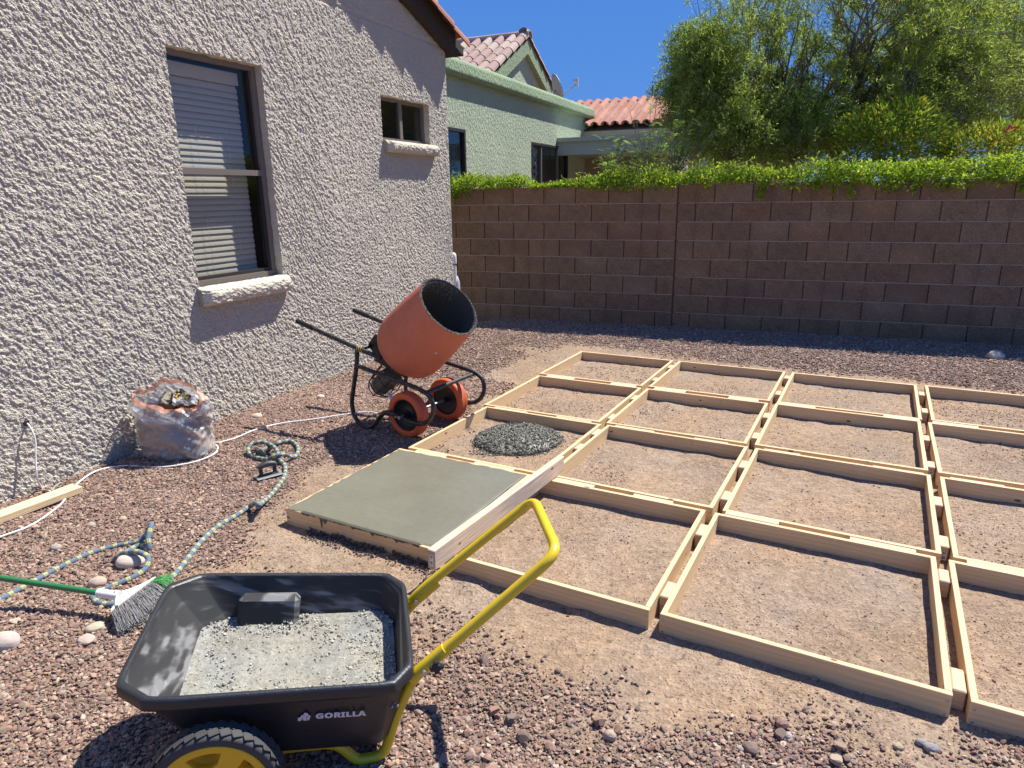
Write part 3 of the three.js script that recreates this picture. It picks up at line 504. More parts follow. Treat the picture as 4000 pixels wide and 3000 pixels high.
// ================================================================ tan house with red tiles
{
  M.tan = std({ color: lin(0.38, 0.31, 0.225), map: stuccoTint, roughness: 0.95 }); M.redTile = [[0.36, 0.155, 0.10], [0.31, 0.135, 0.09], [0.40, 0.19, 0.13], [0.34, 0.165, 0.12]].map(c => std({ color: lin(...c), roughness: 0.9 })); M.paleGreenMetal = std({ color: lin(0.42, 0.47, 0.40), roughness: 0.6 });
  const o = V3(2.6, 0, -16.2), t = thing('tan_house', 'tan stucco house with red clay tile roof and patio cover', 'house', o.toArray(), -0.36);
  const L = -4.5, Rr = 1.15, ey = 2.98, dep = 2.0, ry = 3.66;
  part(t, 'wall', merge([bxg(L, Rr - 0.1, 0, ey - 0.15, -4, -0.15)]), M.tan);
  const gsh = new THREE.Shape([[0.15, ey - 0.05], [-dep, ry - 0.07], [-2 * dep - 0.15, ey - 0.05], [-2 * dep - 0.15, ey - 0.25], [0.15, ey - 0.25]].map(p => new THREE.Vector2(...p)));
  const gg = new THREE.ExtrudeGeometry(gsh, { depth: Rr - L, bevelEnabled: false }); gg.rotateY(-Math.PI / 2); { const p = gg.attributes.position; for (let i = 0; i < p.count; i++) p.setX(i, p.getX(i) + Rr); } gg.computeVertexNormals();
  const roof = part(t, 'roof', gg, M.tan); part(t, 'eave_trim', bxg(L, Rr + 0.02, ey - 0.36, ey - 0.2, -0.05, 0.2), M.tan);
  const sl = (ry - ey) / dep, up = V3(0, sl + 0.05, -1).normalize(), nn = V3(0, 1, sl + 0.05).normalize(), tg = barrel(0.44, 0.105, 0.09, 0.018, 8, 2.8);
  const put = (g, x, y, z, bx, by, bz) => { const m = shade(new THREE.Mesh(g, M.redTile[(R() * 4) | 0])); m.name = 'roof_tile'; m.position.set(x, y, z); m.setRotationFromMatrix(new THREE.Matrix4().makeBasis(bx, by, bz)); roof.add(m); };
  for (let c = 0; c < 14; c++) for (let r = 0; r < 6; r++) { const d = r * 0.37; put(tg, Rr - 0.12 - c * 0.235, ey + 0.0 + (0.16 + d) * sl, 0.16 - d, up, nn, V3().crossVectors(up, nn)); }
  const pan = barrel(0.44, 0.105, 0.09, 0.018, 6, 2.4); for (let c = 0; c < 14; c++) for (let r = 0; r < 6; r++) { const d = r * 0.37; put(pan, Rr - 0.2375 - c * 0.235, ey + 0.105 + (0.16 + d) * sl, 0.16 - d, up, nn.clone().negate(), V3().crossVectors(up, nn.clone().negate())); }
  const rg = barrel(0.42, 0.13, 0.115, 0.02, 8); for (let k = 0; k < 11; k++) put(rg, Rr + 0.05 - k * 0.36, ry + 0.05, -dep, V3(-1, 0.03, 0).normalize(), V3(0.03, 1, 0).normalize(), V3(0, 0, -1));
  for (let r = 0; r < 6; r++) { const d = r * 0.37; put(tg, Rr + 0.02, ey + 0.06 + (0.16 + d) * sl, 0.2 - d, up, nn, V3().crossVectors(up, nn)); }
  part(t, 'patio_cover', merge([bxg(L, 2.2, 2.36, 2.44, -0.1, 1.8), bxg(L, 2.2, 2.34, 2.6, 1.8, 1.86)]), M.paleGreenMetal); part(t, 'gutter', bxg(L, 2.22, 2.6, 2.68, 1.78, 1.92), M.paleGreenMetal);
  part(t, 'post', bxg(1.9, 2.08, 0, 2.34, 1.6, 1.78), M.paleGreenMetal); part(t, 'patio_wall', bxg(L, 1.2, 0, 2.36, -0.15, -0.02), M.tan);
  // a slice of another roof further off
  const o2 = onPlane(1492, 305, V3(0, 0, 1), -24); const t2 = thing('tile_roof_house', 'distant house with pale tile roof behind the saplings', 'house', [o2.x, 0, o2.z], -0.3);
  part(t2, 'wall', bxg(-1.2, 3.5, 0, 2.7, -4, 0), M.tan); const s2 = new THREE.Shape([[0.4, 2.7], [-2, 3.5], [-4.4, 2.7]].map(p => new THREE.Vector2(...p))); const g2 = new THREE.ExtrudeGeometry(s2, { depth: 4.9, bevelEnabled: false }); g2.rotateY(-Math.PI / 2); { const p = g2.attributes.position; for (let i = 0; i < p.count; i++) p.setX(i, p.getX(i) + 3.6); } g2.computeVertexNormals(); part(t2, 'roof', g2, M.paleTile[0]);
}
// ================================================================ pine forms, slab, fresh concrete
const KNOTS = []; { const q = mulberry(404); for (let k = 0; k < 3; k++) KNOTS.push([q(), 0.1 + 0.8 * q(), 0.004 + 0.005 * q()]); }
function woodTex(seed, a, b, dark, dirty) {   // 2 m along the grain by 0.25 m across
  return tex(1024, 256, (u, v) => {
    let y = v * 0.25, x = u * 2, ring = 0, kd = 0;
    for (const [ku, kv, kr] of KNOTS) { let dx = (u - ((ku + seed * 0.37) % 1)); dx -= Math.round(dx); let dy = v - kv; dy -= Math.round(dy); const e = Math.hypot(dx * 2 / 2.2, dy * 0.25); kd = Math.max(kd, 1 - sstep(kr * 0.75, kr * 1.1, e)); ring += Math.exp(-e / 0.02) * 0.035 * Math.sign(dy || 1); }
    y += ring * 0.3;
    const w = 0.010 * pnoise(u * 3, v * 2 + seed, 3, 1000) + 0.004 * pnoise(u * 9, v * 3 + seed, 9, 1000);
    const g = Math.sin((y + w) * 2 * Math.PI / 0.021 + 2 * pnoise(u * 4, seed + v, 4, 1000)), f = pnoise(u * 24, v * 190 + seed * 7, 24, 1000), fine = pnoise(u * 60, v * 400 + seed * 3, 60, 1000);
    let t = 0.45 + 0.2 * g + 0.22 * f + 0.12 * fine; const sm = pnoise(u * 5 + 9, v * 4 + seed, 5, 1000);
    let c = [mix(a[0], b[0], t), mix(a[1], b[1], t), mix(a[2], b[2], t)];
    if (dirty) { const d = sstep(0.0, 0.6, sm + 0.5 * f) * dirty; c = c.map((q, i) => mix(q, [0.62, 0.57, 0.53][i], d)); }
    return c.map((q, i) => mix(q * (1 + 0.04 * sm), dark[i], kd * 0.9));
  }, true, [1 / 2, 1 / 0.25]);
}
const woodBump = tex(512, 256, (u, v) => 0.5 + 0.35 * pnoise(u * 24, v * 120, 24, 120) + 0.2 * pnoise(u * 60, v * 200, 60, 200), false, [1 / 2, 1 / 0.25]);
M.pine = [1, 2, 3].map(s => std({ map: woodTex(s, [0.86, 0.75, 0.585], [0.79, 0.655, 0.475], [0.42, 0.27, 0.15], 0), bumpMap: woodBump, bumpScale: 0.0006, roughness: 0.72 }));
M.stud = [4, 5].map(s => std({ map: woodTex(s, [0.86, 0.75, 0.62], [0.78, 0.64, 0.50], [0.45, 0.30, 0.2], 0.35), bumpMap: woodBump, bumpScale: 0.0008, roughness: 0.8 }));
M.screw = std({ color: lin(0.45, 0.43, 0.40), metalness: 0.8, roughness: 0.4 });
const FY = 0.0796, BH = 0.092, BT = 0.0205;    // top of the forms, board height (its foot is bedded in the dirt), board thickness
const ROWS = [[-1.1298, -3.0314, 0.5023, 0.9021, 0.911, 0.0429], [-0.6425, -3.8473, 0.5052, 0.8974, 0.925, 0.0414], [-0.2096, -4.693, 0.4932, 0.9027, 0.9185, 0.0442], [0.2345, -5.5658, 0.4961, 0.9081, 0.935, 0.0535]];
const inkTex = (() => { const c = document.createElement('canvas'); c.width = 64; c.height = 128; const x = c.getContext('2d'); x.fillStyle = '#d8bb8c'; x.fillRect(0, 0, 64, 128); x.fillStyle = '#6b563c'; const q = mulberry(3); for (let r = 0; r < 9; r++) for (let k = 0; k < 5; k++) if (q() < 0.75) x.fillRect(8 + k * 10, 6 + r * 13, 4 + q() * 5, 3 + q() * 5); const t = new THREE.CanvasTexture(c); t.colorSpace = THREE.SRGBColorSpace; return t; })();
M.ink = std({ map: inkTex, roughness: 0.8 });
const rowWord = ['in the row of the wet slab', 'in the row of the concrete heap', 'in the second row from the wall', 'in the row along the wall'];
const colWord = ['on the house side', 'second from the house', 'third from the house', 'fourth from the house'];
const frameAt = (r, c, a, b, y = FY) => { const [x0, z0, yaw, W, D, gx] = ROWS[r], X = c * (W + gx) + a * W, Y = b * D; return V3(x0 + X * Math.cos(yaw) + Y * Math.sin(yaw), y, z0 + X * Math.sin(yaw) - Y * Math.cos(yaw)); };
const screwG = lathe([[0, 0.0012], [0.0022, 0.0012], [0.0048, 0.0006], [0.0048, -0.002]], 10); screwG.rotateX(Math.PI / 2);
for (let r = 0; r < 4; r++) for (let c = 0; c < 4; c++) {
  const [, , yaw, W, D] = ROWS[r], o = frameAt(r, c, 0.5, 0.5, 0);
  const what = r === 0 && c === 0 ? 'pine form frame filled level with wet grey concrete' : r === 1 && c === 0 ? 'pine form frame around the fresh concrete heap' : `empty pine form frame ${colWord[c]}, ${rowWord[r]}`;
  const t = thing('form_frame', what, 'form frame', [o.x + rr(-0.002, 0.002), FY - BH + rr(-0.0015, 0.0015), o.z], -yaw + rr(-0.004, 0.004), 'pine form frames laid out as a grid');
  const mk = (len, alongX, x, z) => { const m = M.pine[(R() * 3) | 0], g = cbox(alongX ? len : BT, BH, alongX ? BT : len, 0.0014, alongX ? 0 : 2, [R() * 2, R() * 0.25]); const b = part(t, 'board', g, m); b.position.set(x, BH / 2 + rr(-0.0012, 0.0012), z); return b; };
  const w = W + (r === 3 ? 0.004 : 0);
  const nb = mk(w, true, 0, D / 2 - BT / 2), fb = mk(w, true, 0, -D / 2 + BT / 2); mk(D - 2 * BT - 0.001, false, -W / 2 + BT / 2, 0); mk(D - 2 * BT - 0.001, false, W / 2 - BT / 2, 0);
  if (r < 2) for (const s of [-1, 1]) for (const y of [0.022, -0.024]) { const sc = part(nb, 'screw', screwG, M.screw); sc.position.set(s * (W / 2 - 0.011), y, BT / 2); }
  if ((r === 2 && c === 1) || (r === 1 && c === 1) || (r === 3 && c === 3)) { const g = new THREE.PlaneGeometry(0.016, 0.04); const k = part(fb, 'ink_stamp', g, M.ink); k.position.set(c === 3 ? -0.2 : 0.12, 0.012, BT / 2 + 0.0006); }
}
// spacer blocks: cut 2x4 in the wide gaps, thin strips in the narrow ones
const stickTex = (() => { const c = document.createElement('canvas'); c.width = 48; c.height = 96; const x = c.getContext('2d'); x.fillStyle = '#e9e6df'; x.fillRect(0, 0, 48, 96); x.fillStyle = '#222'; x.fillRect(8, 8, 32, 12); const q = mulberry(8); for (let k = 0; k < 12; k++) x.fillRect(8 + k * 2.7, 52, 0.6 + q() * 1.6, 34); x.fillRect(8, 26, 22, 3); x.fillRect(8, 34, 28, 3); const t = new THREE.CanvasTexture(c); t.colorSpace = THREE.SRGBColorSpace; return t; })();
M.sticker = std({ map: stickTex, roughness: 0.6 });
const spots = { 0: [[0.16, 0.85], [0.2, 0.80], [0.12, 0.86]], 1: [[0.55, 0.86], [0.22, 0.72], [0.17, 0.66]], 2: [[0.2, 0.75], [0.22, 0.72], [0.16, 0.68]], 3: [[0.3, 0.8], [0.3, 0.86], [0.28, 0.78]] };
for (let r = 0; r < 4; r++) for (let c = 0; c < 3; c++) for (const b of spots[r][c]) {
  const [, , yaw, W, , gx] = ROWS[r], p = frameAt(r, c, 1 + gx / 2 / W, b, 0), L = rr(0.09, 0.125), H = 0.088, wd = Math.min(0.0381, gx - 0.003);
  const t = thing('spacer_block', 'short cut pine stud block wedged between two form frames', 'wood block', [p.x, FY - 0.011 - H + rr(-0.003, 0.002), p.z], -yaw, 'spacer blocks between the form frames');
  const m = part(t, 'block', cbox(wd, H, L, 0.004, 2, [R() * 2, R() * 0.2]), M.stud[(R() * 2) | 0]); m.position.y = H / 2;
  if ((r === 1 && c === 2 && b < 0.3) || (r === 2 && c === 2 && b < 0.3)) { const s = part(t, 'sticker', new THREE.PlaneGeometry(0.02, 0.04), M.sticker); s.position.set(0.002, H * 0.5, L / 2 + 0.0006); }
}
for (let r = 0; r < 3; r++) for (let c = 0; c < 4; c++) for (const a of [[0.12, 0.6], [0.1, 0.58], [0.06, 0.66], [0.08, 0.5]][c].map((q, i) => q + 0.12 + (r * 0.05 * (i ? 1 : -0.3)))) {
  const [, , yaw, W, D] = ROWS[r], p = frameAt(r, c, a, 1, 0), q = frameAt(r + 1, 0, 0, 0, 0), n = V3(Math.sin(yaw), 0, -Math.cos(yaw)), gap = q.clone().sub(frameAt(r, 0, 0, 1, 0)).dot(n);
  const L = rr(0.2, 0.27); if (gap < 0.008) continue;
  const cp = p.addScaledVector(n, gap / 2), t = thing('spacer_strip', 'thin pine strip wedged in narrow gap between form frames', 'wood strip', [cp.x, FY - 0.06 + rr(-0.004, 0.001), cp.z], -yaw, 'spacer strips between the form frames');
  const m = part(t, 'strip', cbox(L, 0.06, Math.max(0.006, gap - 0.003), 0.001, 0, [R() * 2, R() * 0.2]), M.stud[(R() * 2) | 0]); m.position.y = 0.03;
}
// ---- screeded slab
{
  const [, , yaw, W, D] = ROWS[0], o = frameAt(0, 0, 0.5, 0.5, 0);
  const concTex = tex(1024, 1024, (u, v) => {
    const n = pfbm(u, v, 4, 5), s = pnoise(u * 6, v * 90, 6, 90), s2 = pnoise(u * 3 + 2, v * 220, 3, 220), f = pnoise(u * 260, v * 260, 260, 260), k = 0.435 + 0.03 * n + 0.004 * s + 0.004 * s2 + 0.012 * f;
    return [k * 1.0, k * 0.985, k * 0.85];
  }, true, [1, 1]);
  const concBump = tex(1024, 1024, (u, v) => { let h = 0.5 + 0.25 * pfbm(u, v, 5, 4) + 0.03 * pnoise(u * 5, v * 120, 5, 120); const a = u * 0.96 + v * 0.28; for (const [b, l0, l1, w] of [[0.33, 0.1, 0.9, 0.0016], [0.52, 0.3, 0.75, 0.0012], [0.62, 0.2, 0.98, 0.0018], [0.8, 0.0, 0.4, 0.0014]]) { const d = Math.abs(v - b - 0.02 * Math.sin(u * 3)); if (u > l0 && u < l1) h -= 0.4 * Math.exp(-(d / w) * (d / w)) * (pnoise(u * 60, b * 99, 60, 100) > -0.2 ? 1 : 0.2); } return h; }, false, [1, 1]);
  M.wet = new THREE.MeshPhysicalMaterial({ color: 0xffffff, map: concTex, bumpMap: concBump, bumpScale: 0.0028, roughness: 0.42, clearcoat: 0.18, clearcoatRoughness: 0.28 });
  const t = thing('concrete_slab', 'smooth wet grey concrete slab screeded level in its form', 'concrete slab', [o.x, 0.004, o.z], -yaw);
  const N = 90, gb = new GB(), hw = W / 2, hd = D / 2, top = FY - 0.004 + 0.0055;
  const over = (x, z) => { const ex = hw - Math.abs(x), ez = hd - Math.abs(z), e = Math.min(ex, ez); return e; };
  const P = (i, j) => { // laps unevenly over the board edges on the near and house sides
    const lapN = z => z, u = i / N * 2 - 1, v = j / N * 2 - 1; let x = u * (hw - 0.004), z = v * (hd - 0.004);
    if (v > 0) z = v * (hd - 0.004 + (u < 0.86 ? 0.0045 * noise(i * 0.5, 3) + 0.004 * noise(i * 0.13, 8) : -0.012)); if (u < 0) x = u * (hw - 0.010 + 0.007 * noise(j * 0.35, 5)); if (u > 0) x = u * (hw - 0.024); if (v < 0) z = v * (hd - 0.012 + 0.006 * noise(i * 0.3, 15));
    const edge = Math.min(1 - Math.abs(u), 1 - Math.abs(v)); return V3(x, top + 0.0016 * noise(x * 9, z * 9) + 0.0007 * noise(x * 40, z * 40) - 0.0035 * (1 - sstep(0, 0.03, edge)), z);
  };
  for (let j = 0; j < N; j++) for (let i = 0; i < N; i++) { const p = [P(i, j), P(i, j + 1), P(i + 1, j + 1), P(i + 1, j)]; gb.quad(...p, ...p.map(q => [q.x, q.z])); }
  const g0 = gb.build(); const m = mergeSmooth(g0); part(t, 'surface', m, M.wet);
  part(t, 'body', bxg(-hw + BT + 0.001, hw - BT - 0.001, -0.004, top - 0.008, -hd + BT + 0.001, hd - BT - 0.001), M.wet);
  // slurry run over the near board: lip with drips
  const dg = new GB(), n = 260, z0 = hd + 0.0012; for (let i = 0; i < n; i++) { const f = (k) => { const x = -hw + 0.11 + (W - 0.2) * k / n; let d = 0.006 + 0.006 * Math.max(0, noise(x * 30, 1)) + 0.004 * noise(x * 90, 2); for (const [c, w, l] of [[-0.215, 0.006, 0.05], [-0.19, 0.012, 0.02], [0.1, 0.008, 0.014], [0.24, 0.01, 0.016], [-0.02, 0.008, 0.012]]) d += l * Math.exp(-(((x - c) / w) ** 2)); return [x, d]; }; const [xa, da] = f(i), [xb, db] = f(i + 1), y1 = top + 0.0005; dg.quad(V3(xa, y1 - da, z0 + 0.0015), V3(xb, y1 - db, z0 + 0.0015), V3(xb, y1, z0 + 0.004), V3(xa, y1, z0 + 0.004)); dg.quad(V3(xa, y1, z0 + 0.004), V3(xb, y1, z0 + 0.004), V3(xb, y1 + 0.001, z0 - 0.012), V3(xa, y1 + 0.001, z0 - 0.012)); }
  part(t, 'slurry_drips', dg.build(), std({ color: lin(0.075, 0.072, 0.058), roughness: 0.35 }));
}
function mergeSmooth(g) { // weld a grid built of loose triangles so that it shades smoothly
  const p = g.attributes.position, uv = g.attributes.uv, map = new Map(), idx = [], P = [], U = [];
  for (let i = 0; i < p.count; i++) { const k = Math.round(p.getX(i) * 2e4) + ',' + Math.round(p.getY(i) * 2e4) + ',' + Math.round(p.getZ(i) * 2e4); let q = map.get(k); if (q === undefined) { q = P.length / 3; map.set(k, q); P.push(p.getX(i), p.getY(i), p.getZ(i)); U.push(uv.getX(i), uv.getY(i)); } idx.push(q); }
  const r = new THREE.BufferGeometry(); r.setAttribute('position', new THREE.Float32BufferAttribute(P, 3)); r.setAttribute('uv', new THREE.Float32BufferAttribute(U, 2)); r.setIndex(idx); r.computeVertexNormals(); return r;
}
// dark spilt concrete crumbs at the foot of the slab's near board
const crumbG = [stoneGeo(901, 0.7), stoneGeo(902, 0.8), stoneGeo(903, 0.6)];
function pebbles(parent, name, list, mat, geo) { const im = new THREE.InstancedMesh(geo, mat, list.length), e = new THREE.Euler(), q = new THREE.Quaternion(), m4 = new THREE.Matrix4(), col = new THREE.Color(); list.forEach(([x, y, z, r, c], i) => { e.set(R() * 6, R() * 6, R() * 6); q.setFromEuler(e); m4.compose(V3(x, y, z), q, V3(r, r, r)); im.setMatrixAt(i, m4); if (c) { col.setRGB(...c); im.setColorAt(i, col); } }); im.name = name; shade(im); im.userData.kind = 'stuff'; parent.add(im); return im; }
{
  const l = []; for (let k = 0; k < 900; k++) { const a = 0.16 + 0.86 * R(), p = frameAt(0, 0, a, 0, 0), out = Math.pow(R(), 2.4) * 0.085, n = V3(-Math.sin(0.5023), 0, Math.cos(0.5023)), r = rr(0.002, 0.008); if (noise(a * 14, 4) + R() < 0.25) continue; p.addScaledVector(n, 0.006 + out); l.push([p.x, groundY(p.x, p.z) + r * 0.3 + 0.02 * Math.exp(-out / 0.03) * R(), p.z, r, vary([0.10, 0.075, 0.06], 0.7, 1.5)]); }
  const c = frameAt(1, 0, 0.1, 0.0, 0); void c;
  const im = pebbles(scene, numbered('concrete_crumbs'), l, std({ roughness: 0.8 }), crumbG[0]); tag(im, 'dark crumbs of spilt concrete along the slab form', 'crumbs', null, 'stuff');
}
// ---- heap of fresh concrete
{
  const c = G(1118, 948, 0.015), t = thing('concrete_heap', 'round heap of wet stony concrete dumped inside a form', 'concrete heap', [c.x, 0, c.z], 0.2);
  const rad = 0.268, N = 56, A = 110, gb = new GB(), H = (a, k) => { const w = 1 + 0.05 * noise(Math.cos(a) * 2 + 3, Math.sin(a) * 2) + 0.02 * noise(a * 6, 3), q = k / N, r = rad * w * q, x = Math.cos(a) * r * 1.06, z = Math.sin(a) * r, y = 0.064 * Math.pow(Math.max(0, 1 - q * q * q * q), 0.55) * (0.86 + 0.12 * noise(x * 9 + 8, z * 9)) + 0.007 * noise(x * 60, z * 60) + 0.005 * noise(x * 110, z * 110); return V3(x, k === N ? -0.01 : y, z); };
  for (let k = 0; k < N; k++) for (let i = 0; i < A; i++) { const a0 = i / A * 2 * Math.PI, a1 = (i + 1) / A * 2 * Math.PI, p = [H(a0, k), H(a1, k), H(a1, k + 1), H(a0, k + 1)]; gb.quad(...p, ...p.map(q => [q.x, q.z])); }
  M.wetMix = std({ color: lin(0.125, 0.122, 0.095), roughness: 0.55 }); M.wetStone = std({ color: 0xffffff, roughness: 0.55 });
  part(t, 'mass', mergeSmooth(gb.build()), M.wetMix);
  const l = []; for (let k = 0; k < 3400; k++) { const a = R() * 6.2832, q = Math.pow(R(), 0.46) * 1.0, p = H(a, q * N * 0.985), r = rr(0.004, 0.0085); l.push([p.x * (q > 0.97 ? 1.02 : 1), Math.max(0.004, p.y + r * 0.15), p.z, r, vary([0.145, 0.142, 0.108], 0.6, 1.5)]); }
  for (let k = 0; k < 200; k++) { const a = R() * 6.28, d = rad * (1.0 + 0.12 * Math.pow(R(), 2)), r = rr(0.003, 0.008); l.push([Math.cos(a) * d * 1.06, groundY(c.x + Math.cos(a) * d, c.z + Math.sin(a) * d) + r * 0.4, Math.sin(a) * d, r, vary([0.12, 0.118, 0.1], 0.6, 1.4)]); }
  const s1 = G(1035, 978), s2 = G(1062, 982); for (let k = 0; k < 130; k++) { const s = R() < 0.5 ? s1 : s2, r = rr(0.003, 0.009), x = s.x + rr(-0.05, 0.05) + rr(-0.02, 0.02), z = s.z + rr(-0.04, 0.04); const dx = x - c.x, dz = z - c.z, cs = Math.cos(-0.2), sn = Math.sin(-0.2); l.push([dx * cs + dz * sn, groundY(x, z) + r * 0.3, -dx * sn + dz * cs, r, vary([0.13, 0.115, 0.09], 0.6, 1.5)]); }
  pebbles(t, 'aggregate', l, M.wetStone, stoneGeo(77, 0.75));
}
// ---- screed board across the forms
{
  const a = G(925, 1188, FY + 0.089), b = G(1208, 984, FY + 0.089), d = b.clone().sub(a), L = d.length() , mid = a.clone().add(b).multiplyScalar(0.5), yaw = Math.atan2(-d.z, d.x);
  const side = V3(Math.sin(yaw), 0, Math.cos(yaw)); mid.addScaledVector(side, 0.012);
  const t = thing('screed_board', 'weathered pine stud laid on edge across the forms beside the wet slab', 'board', [mid.x, FY + 0.0025, mid.z], yaw);
  const m = part(t, 'board', cbox(L, 0.089, 0.038, 0.0035, 0, [0.3, 0.1]), std({ map: woodTex(6, [0.85, 0.77, 0.67], [0.76, 0.66, 0.55], [0.45, 0.32, 0.22], 0.75), bumpMap: woodBump, bumpScale: 0.001, roughness: 0.85 })); m.position.y = 0.0445;
  const s = part(t, 'barcode_sticker', new THREE.PlaneGeometry(0.018, 0.05), M.sticker); s.position.set(-L / 2 - 0.0006, 0.042, 0.002); s.rotation.y = -Math.PI / 2;
}
// ================================================================ concrete mixer
const scuff = tex(512, 512, (u, v) => { const n = pfbm(u, v, 6, 5), f = pnoise(u * 120, v * 120, 120, 120), d = sstep(0.12, 0.45, pfbm(u + 0.3, v + 0.6, 9, 4)); const k = 0.93 + 0.05 * n + 0.02 * f; return [mix(k, 0.80, 0.25 * d), mix(k, 0.84, 0.3 * d), mix(k, 0.88, 0.35 * d)]; }, true, [1, 1]);
{
  M.drum = std({ color: lin(0.66, 0.185, 0.105), map: scuff, roughness: 0.62 }); M.black = std({ color: lin(0.018, 0.018, 0.02), roughness: 0.5, metalness: 0.1 });
  M.cake = std({ color: lin(0.085, 0.08, 0.068), roughness: 0.85, bumpMap: blockBump, bumpScale: 0.006 }); M.orangeTire = std({ color: lin(0.60, 0.115, 0.04), roughness: 0.6 }); M.motor = std({ color: lin(0.20, 0.185, 0.165), roughness: 0.6, metalness: 0.3 });
  M.steel = std({ color: lin(0.5, 0.5, 0.5), metalness: 0.85, roughness: 0.35 });
  M.dustyBlack = std({ color: lin(1, 1, 1), map: tex(256, 256, (u, v) => { const n = sstep(0.12, 0.4, pfbm(u, v, 12, 4)), s = pnoise(u * 60, v * 60, 60, 60) > 0.6 ? 0.2 : 0; const k = mix(0.13, 0.42, n * 0.55 + s); return [k, k, k * 1.02]; }, true, [1 / 0.35, 1]), roughness: 0.55 });
  const t = thing('concrete_mixer', 'orange drum concrete mixer on black wheeled frame beside the stucco wall', 'concrete mixer', [-0.568, 0, -4.42], -0.604);
  const side = [[-0.386, 0.575], [-0.402, 0.47], [-0.45, 0.30], [-0.482, 0.178], [-0.466, 0.085], [-0.415, 0.034], [-0.341, 0.018], [-0.269, 0.06], [-0.211, 0.124], [-0.15, 0.164], [-0.024, 0.150], [0.084, 0.134], [0.179, 0.146], [0.241, 0.194], [0.268, 0.261], [0.25, 0.33], [0.2, 0.36], [0.116, 0.38], [-0.1, 0.41], [-0.4, 0.455]];
  for (const z of [0.27, -0.27]) {
    part(t, 'side_frame', sweep(curve(side.map(([x, y]) => V3(x, y, z)), 110), () => 0.0155, 10), M.dustyBlack);
    const h = part(t, 'handle', pipe([[-0.2, 0.528, z * 0.9], [-0.386, 0.578, z], [-0.975, 0.706, z]], 0.0155, 0.03, 12), M.dustyBlack);
    part(h, 'grip', sweep([V3(-0.83, 0.6745, z), V3(-0.985, 0.708, z)], () => 0.0185, 12), M.black);
  }
  part(t, 'front_bar', sweep([V3(0.215, 0.358, 0.27), V3(0.175, 0.352, -0.27)], () => 0.0145, 10), M.dustyBlack);
  part(t, 'rear_bar', sweep([V3(-0.386, 0.57, 0.25), V3(-0.386, 0.57, -0.25)], () => 0.0145, 10), M.black);
  part(t, 'axle', sweep([V3(-0.012, 0.157, 0.295), V3(-0.012, 0.157, -0.295)], () => 0.0095, 10), M.steel);
  // wheels: ribbed orange tyre, black dished rim, hub
  const tp = []; for (let k = 0; k <= 40; k++) { const a = k / 40 * Math.PI * 2, q = Math.cos(a), w = Math.sin(a); let r = 0.1305 + 0.0275 * Math.sign(q) * Math.pow(Math.abs(q), 0.75), z = 0.043 * Math.sign(w) * Math.pow(Math.abs(w), 0.7); if (q > 0.25) { r -= 0.003 * (Math.abs(Math.sin(z * 270)) < 0.3 ? 1 : 0); } tp.push([r, z]); }
  const tire = lathe(tp, 56); tire.rotateX(Math.PI / 2);
  const rimG = lathe([[0.0, 0.006], [0.02, 0.012], [0.028, 0.004], [0.05, -0.004], [0.08, 0.0], [0.096, 0.018], [0.104, 0.032], [0.107, 0.032], [0.107, -0.03], [0.096, -0.022], [0.05, -0.012], [0, -0.012]], 40); rimG.rotateX(Math.PI / 2);
  for (const z of [0.205, -0.205]) {
    const w = new THREE.Group(); w.name = 'wheel'; w.position.set(-0.012, 0.157, z); if (z < 0) w.rotation.y = Math.PI; t.add(w);
    part(w, 'tyre', tire, M.orangeTire); part(w, 'rim', rimG, M.black);
    part(w, 'hub', merge([cyl(0.02, 0.02, 0.11, 16, [0, 0, 0], [Math.PI / 2, 0, 0]), cyl(0.03, 0.03, 0.012, 16, [0, 0, 0.016], [Math.PI / 2, 0, 0])]), M.black);
    const lever = part(w, 'cotter_pin', merge([cyl(0.011, 0.011, 0.012, 12, [0, 0, 0.086], [Math.PI / 2, 0, 0]), sweep(curve([[-0.002, 0, 0.094], [-0.022, 0.006, 0.095], [-0.036, 0.003, 0.095], [-0.02, -0.004, 0.095]], 14), () => 0.0016, 5)]), M.steel); void lever;
  }
  // drum
  const al = 0.70, ax = V3(Math.cos(al), Math.sin(al), 0), mouth = V3(0.206, 0.871, 0), L = 0.575, base = mouth.clone().addScaledVector(ax, -L);
  const q = new THREE.Quaternion().setFromUnitVectors(V3(0, 1, 0), ax);
  const prof = [[0, 0], [0.12, 0.002], [0.185, 0.016], [0.226, 0.05], [0.247, 0.105], [0.250, 0.18], [0.246, 0.3], [0.234, 0.46], [0.224, L - 0.012], [0.2235, L]];
  const dg = new THREE.LatheGeometry(new THREE.SplineCurve(prof.map(p => new THREE.Vector2(...p))).getPoints(60), 72);
  const drum = new THREE.Group(); drum.name = 'drum'; drum.position.copy(base); drum.quaternion.copy(q); t.add(drum);
  part(drum, 'shell', dg, M.drum);
  const inner = new THREE.LatheGeometry([[0.2235, L], [0.2115, L + 0.004], [0.208, L - 0.02], [0.224, 0.4], [0.236, 0.2], [0.22, 0.09], [0.15, 0.035], [0, 0.03]].map(p => new THREE.Vector2(...p)), 64);
  { const p = inner.attributes.position; for (let i = 0; i < p.count; i++) { const x = p.getX(i), y = p.getY(i), z = p.getZ(i), a = Math.atan2(z, x), r = Math.hypot(x, z), k = y > L - 0.03 ? 0.002 : 0.006, rn = r - k * (0.5 + 0.5 * noise(a * 9, y * 30)); if (r > 0.01) p.setXYZ(i, x / r * rn, y, z / r * rn); } inner.computeVertexNormals(); }
  part(drum, 'concrete_crust', inner, M.cake, 'grey cement crust lining the drum');
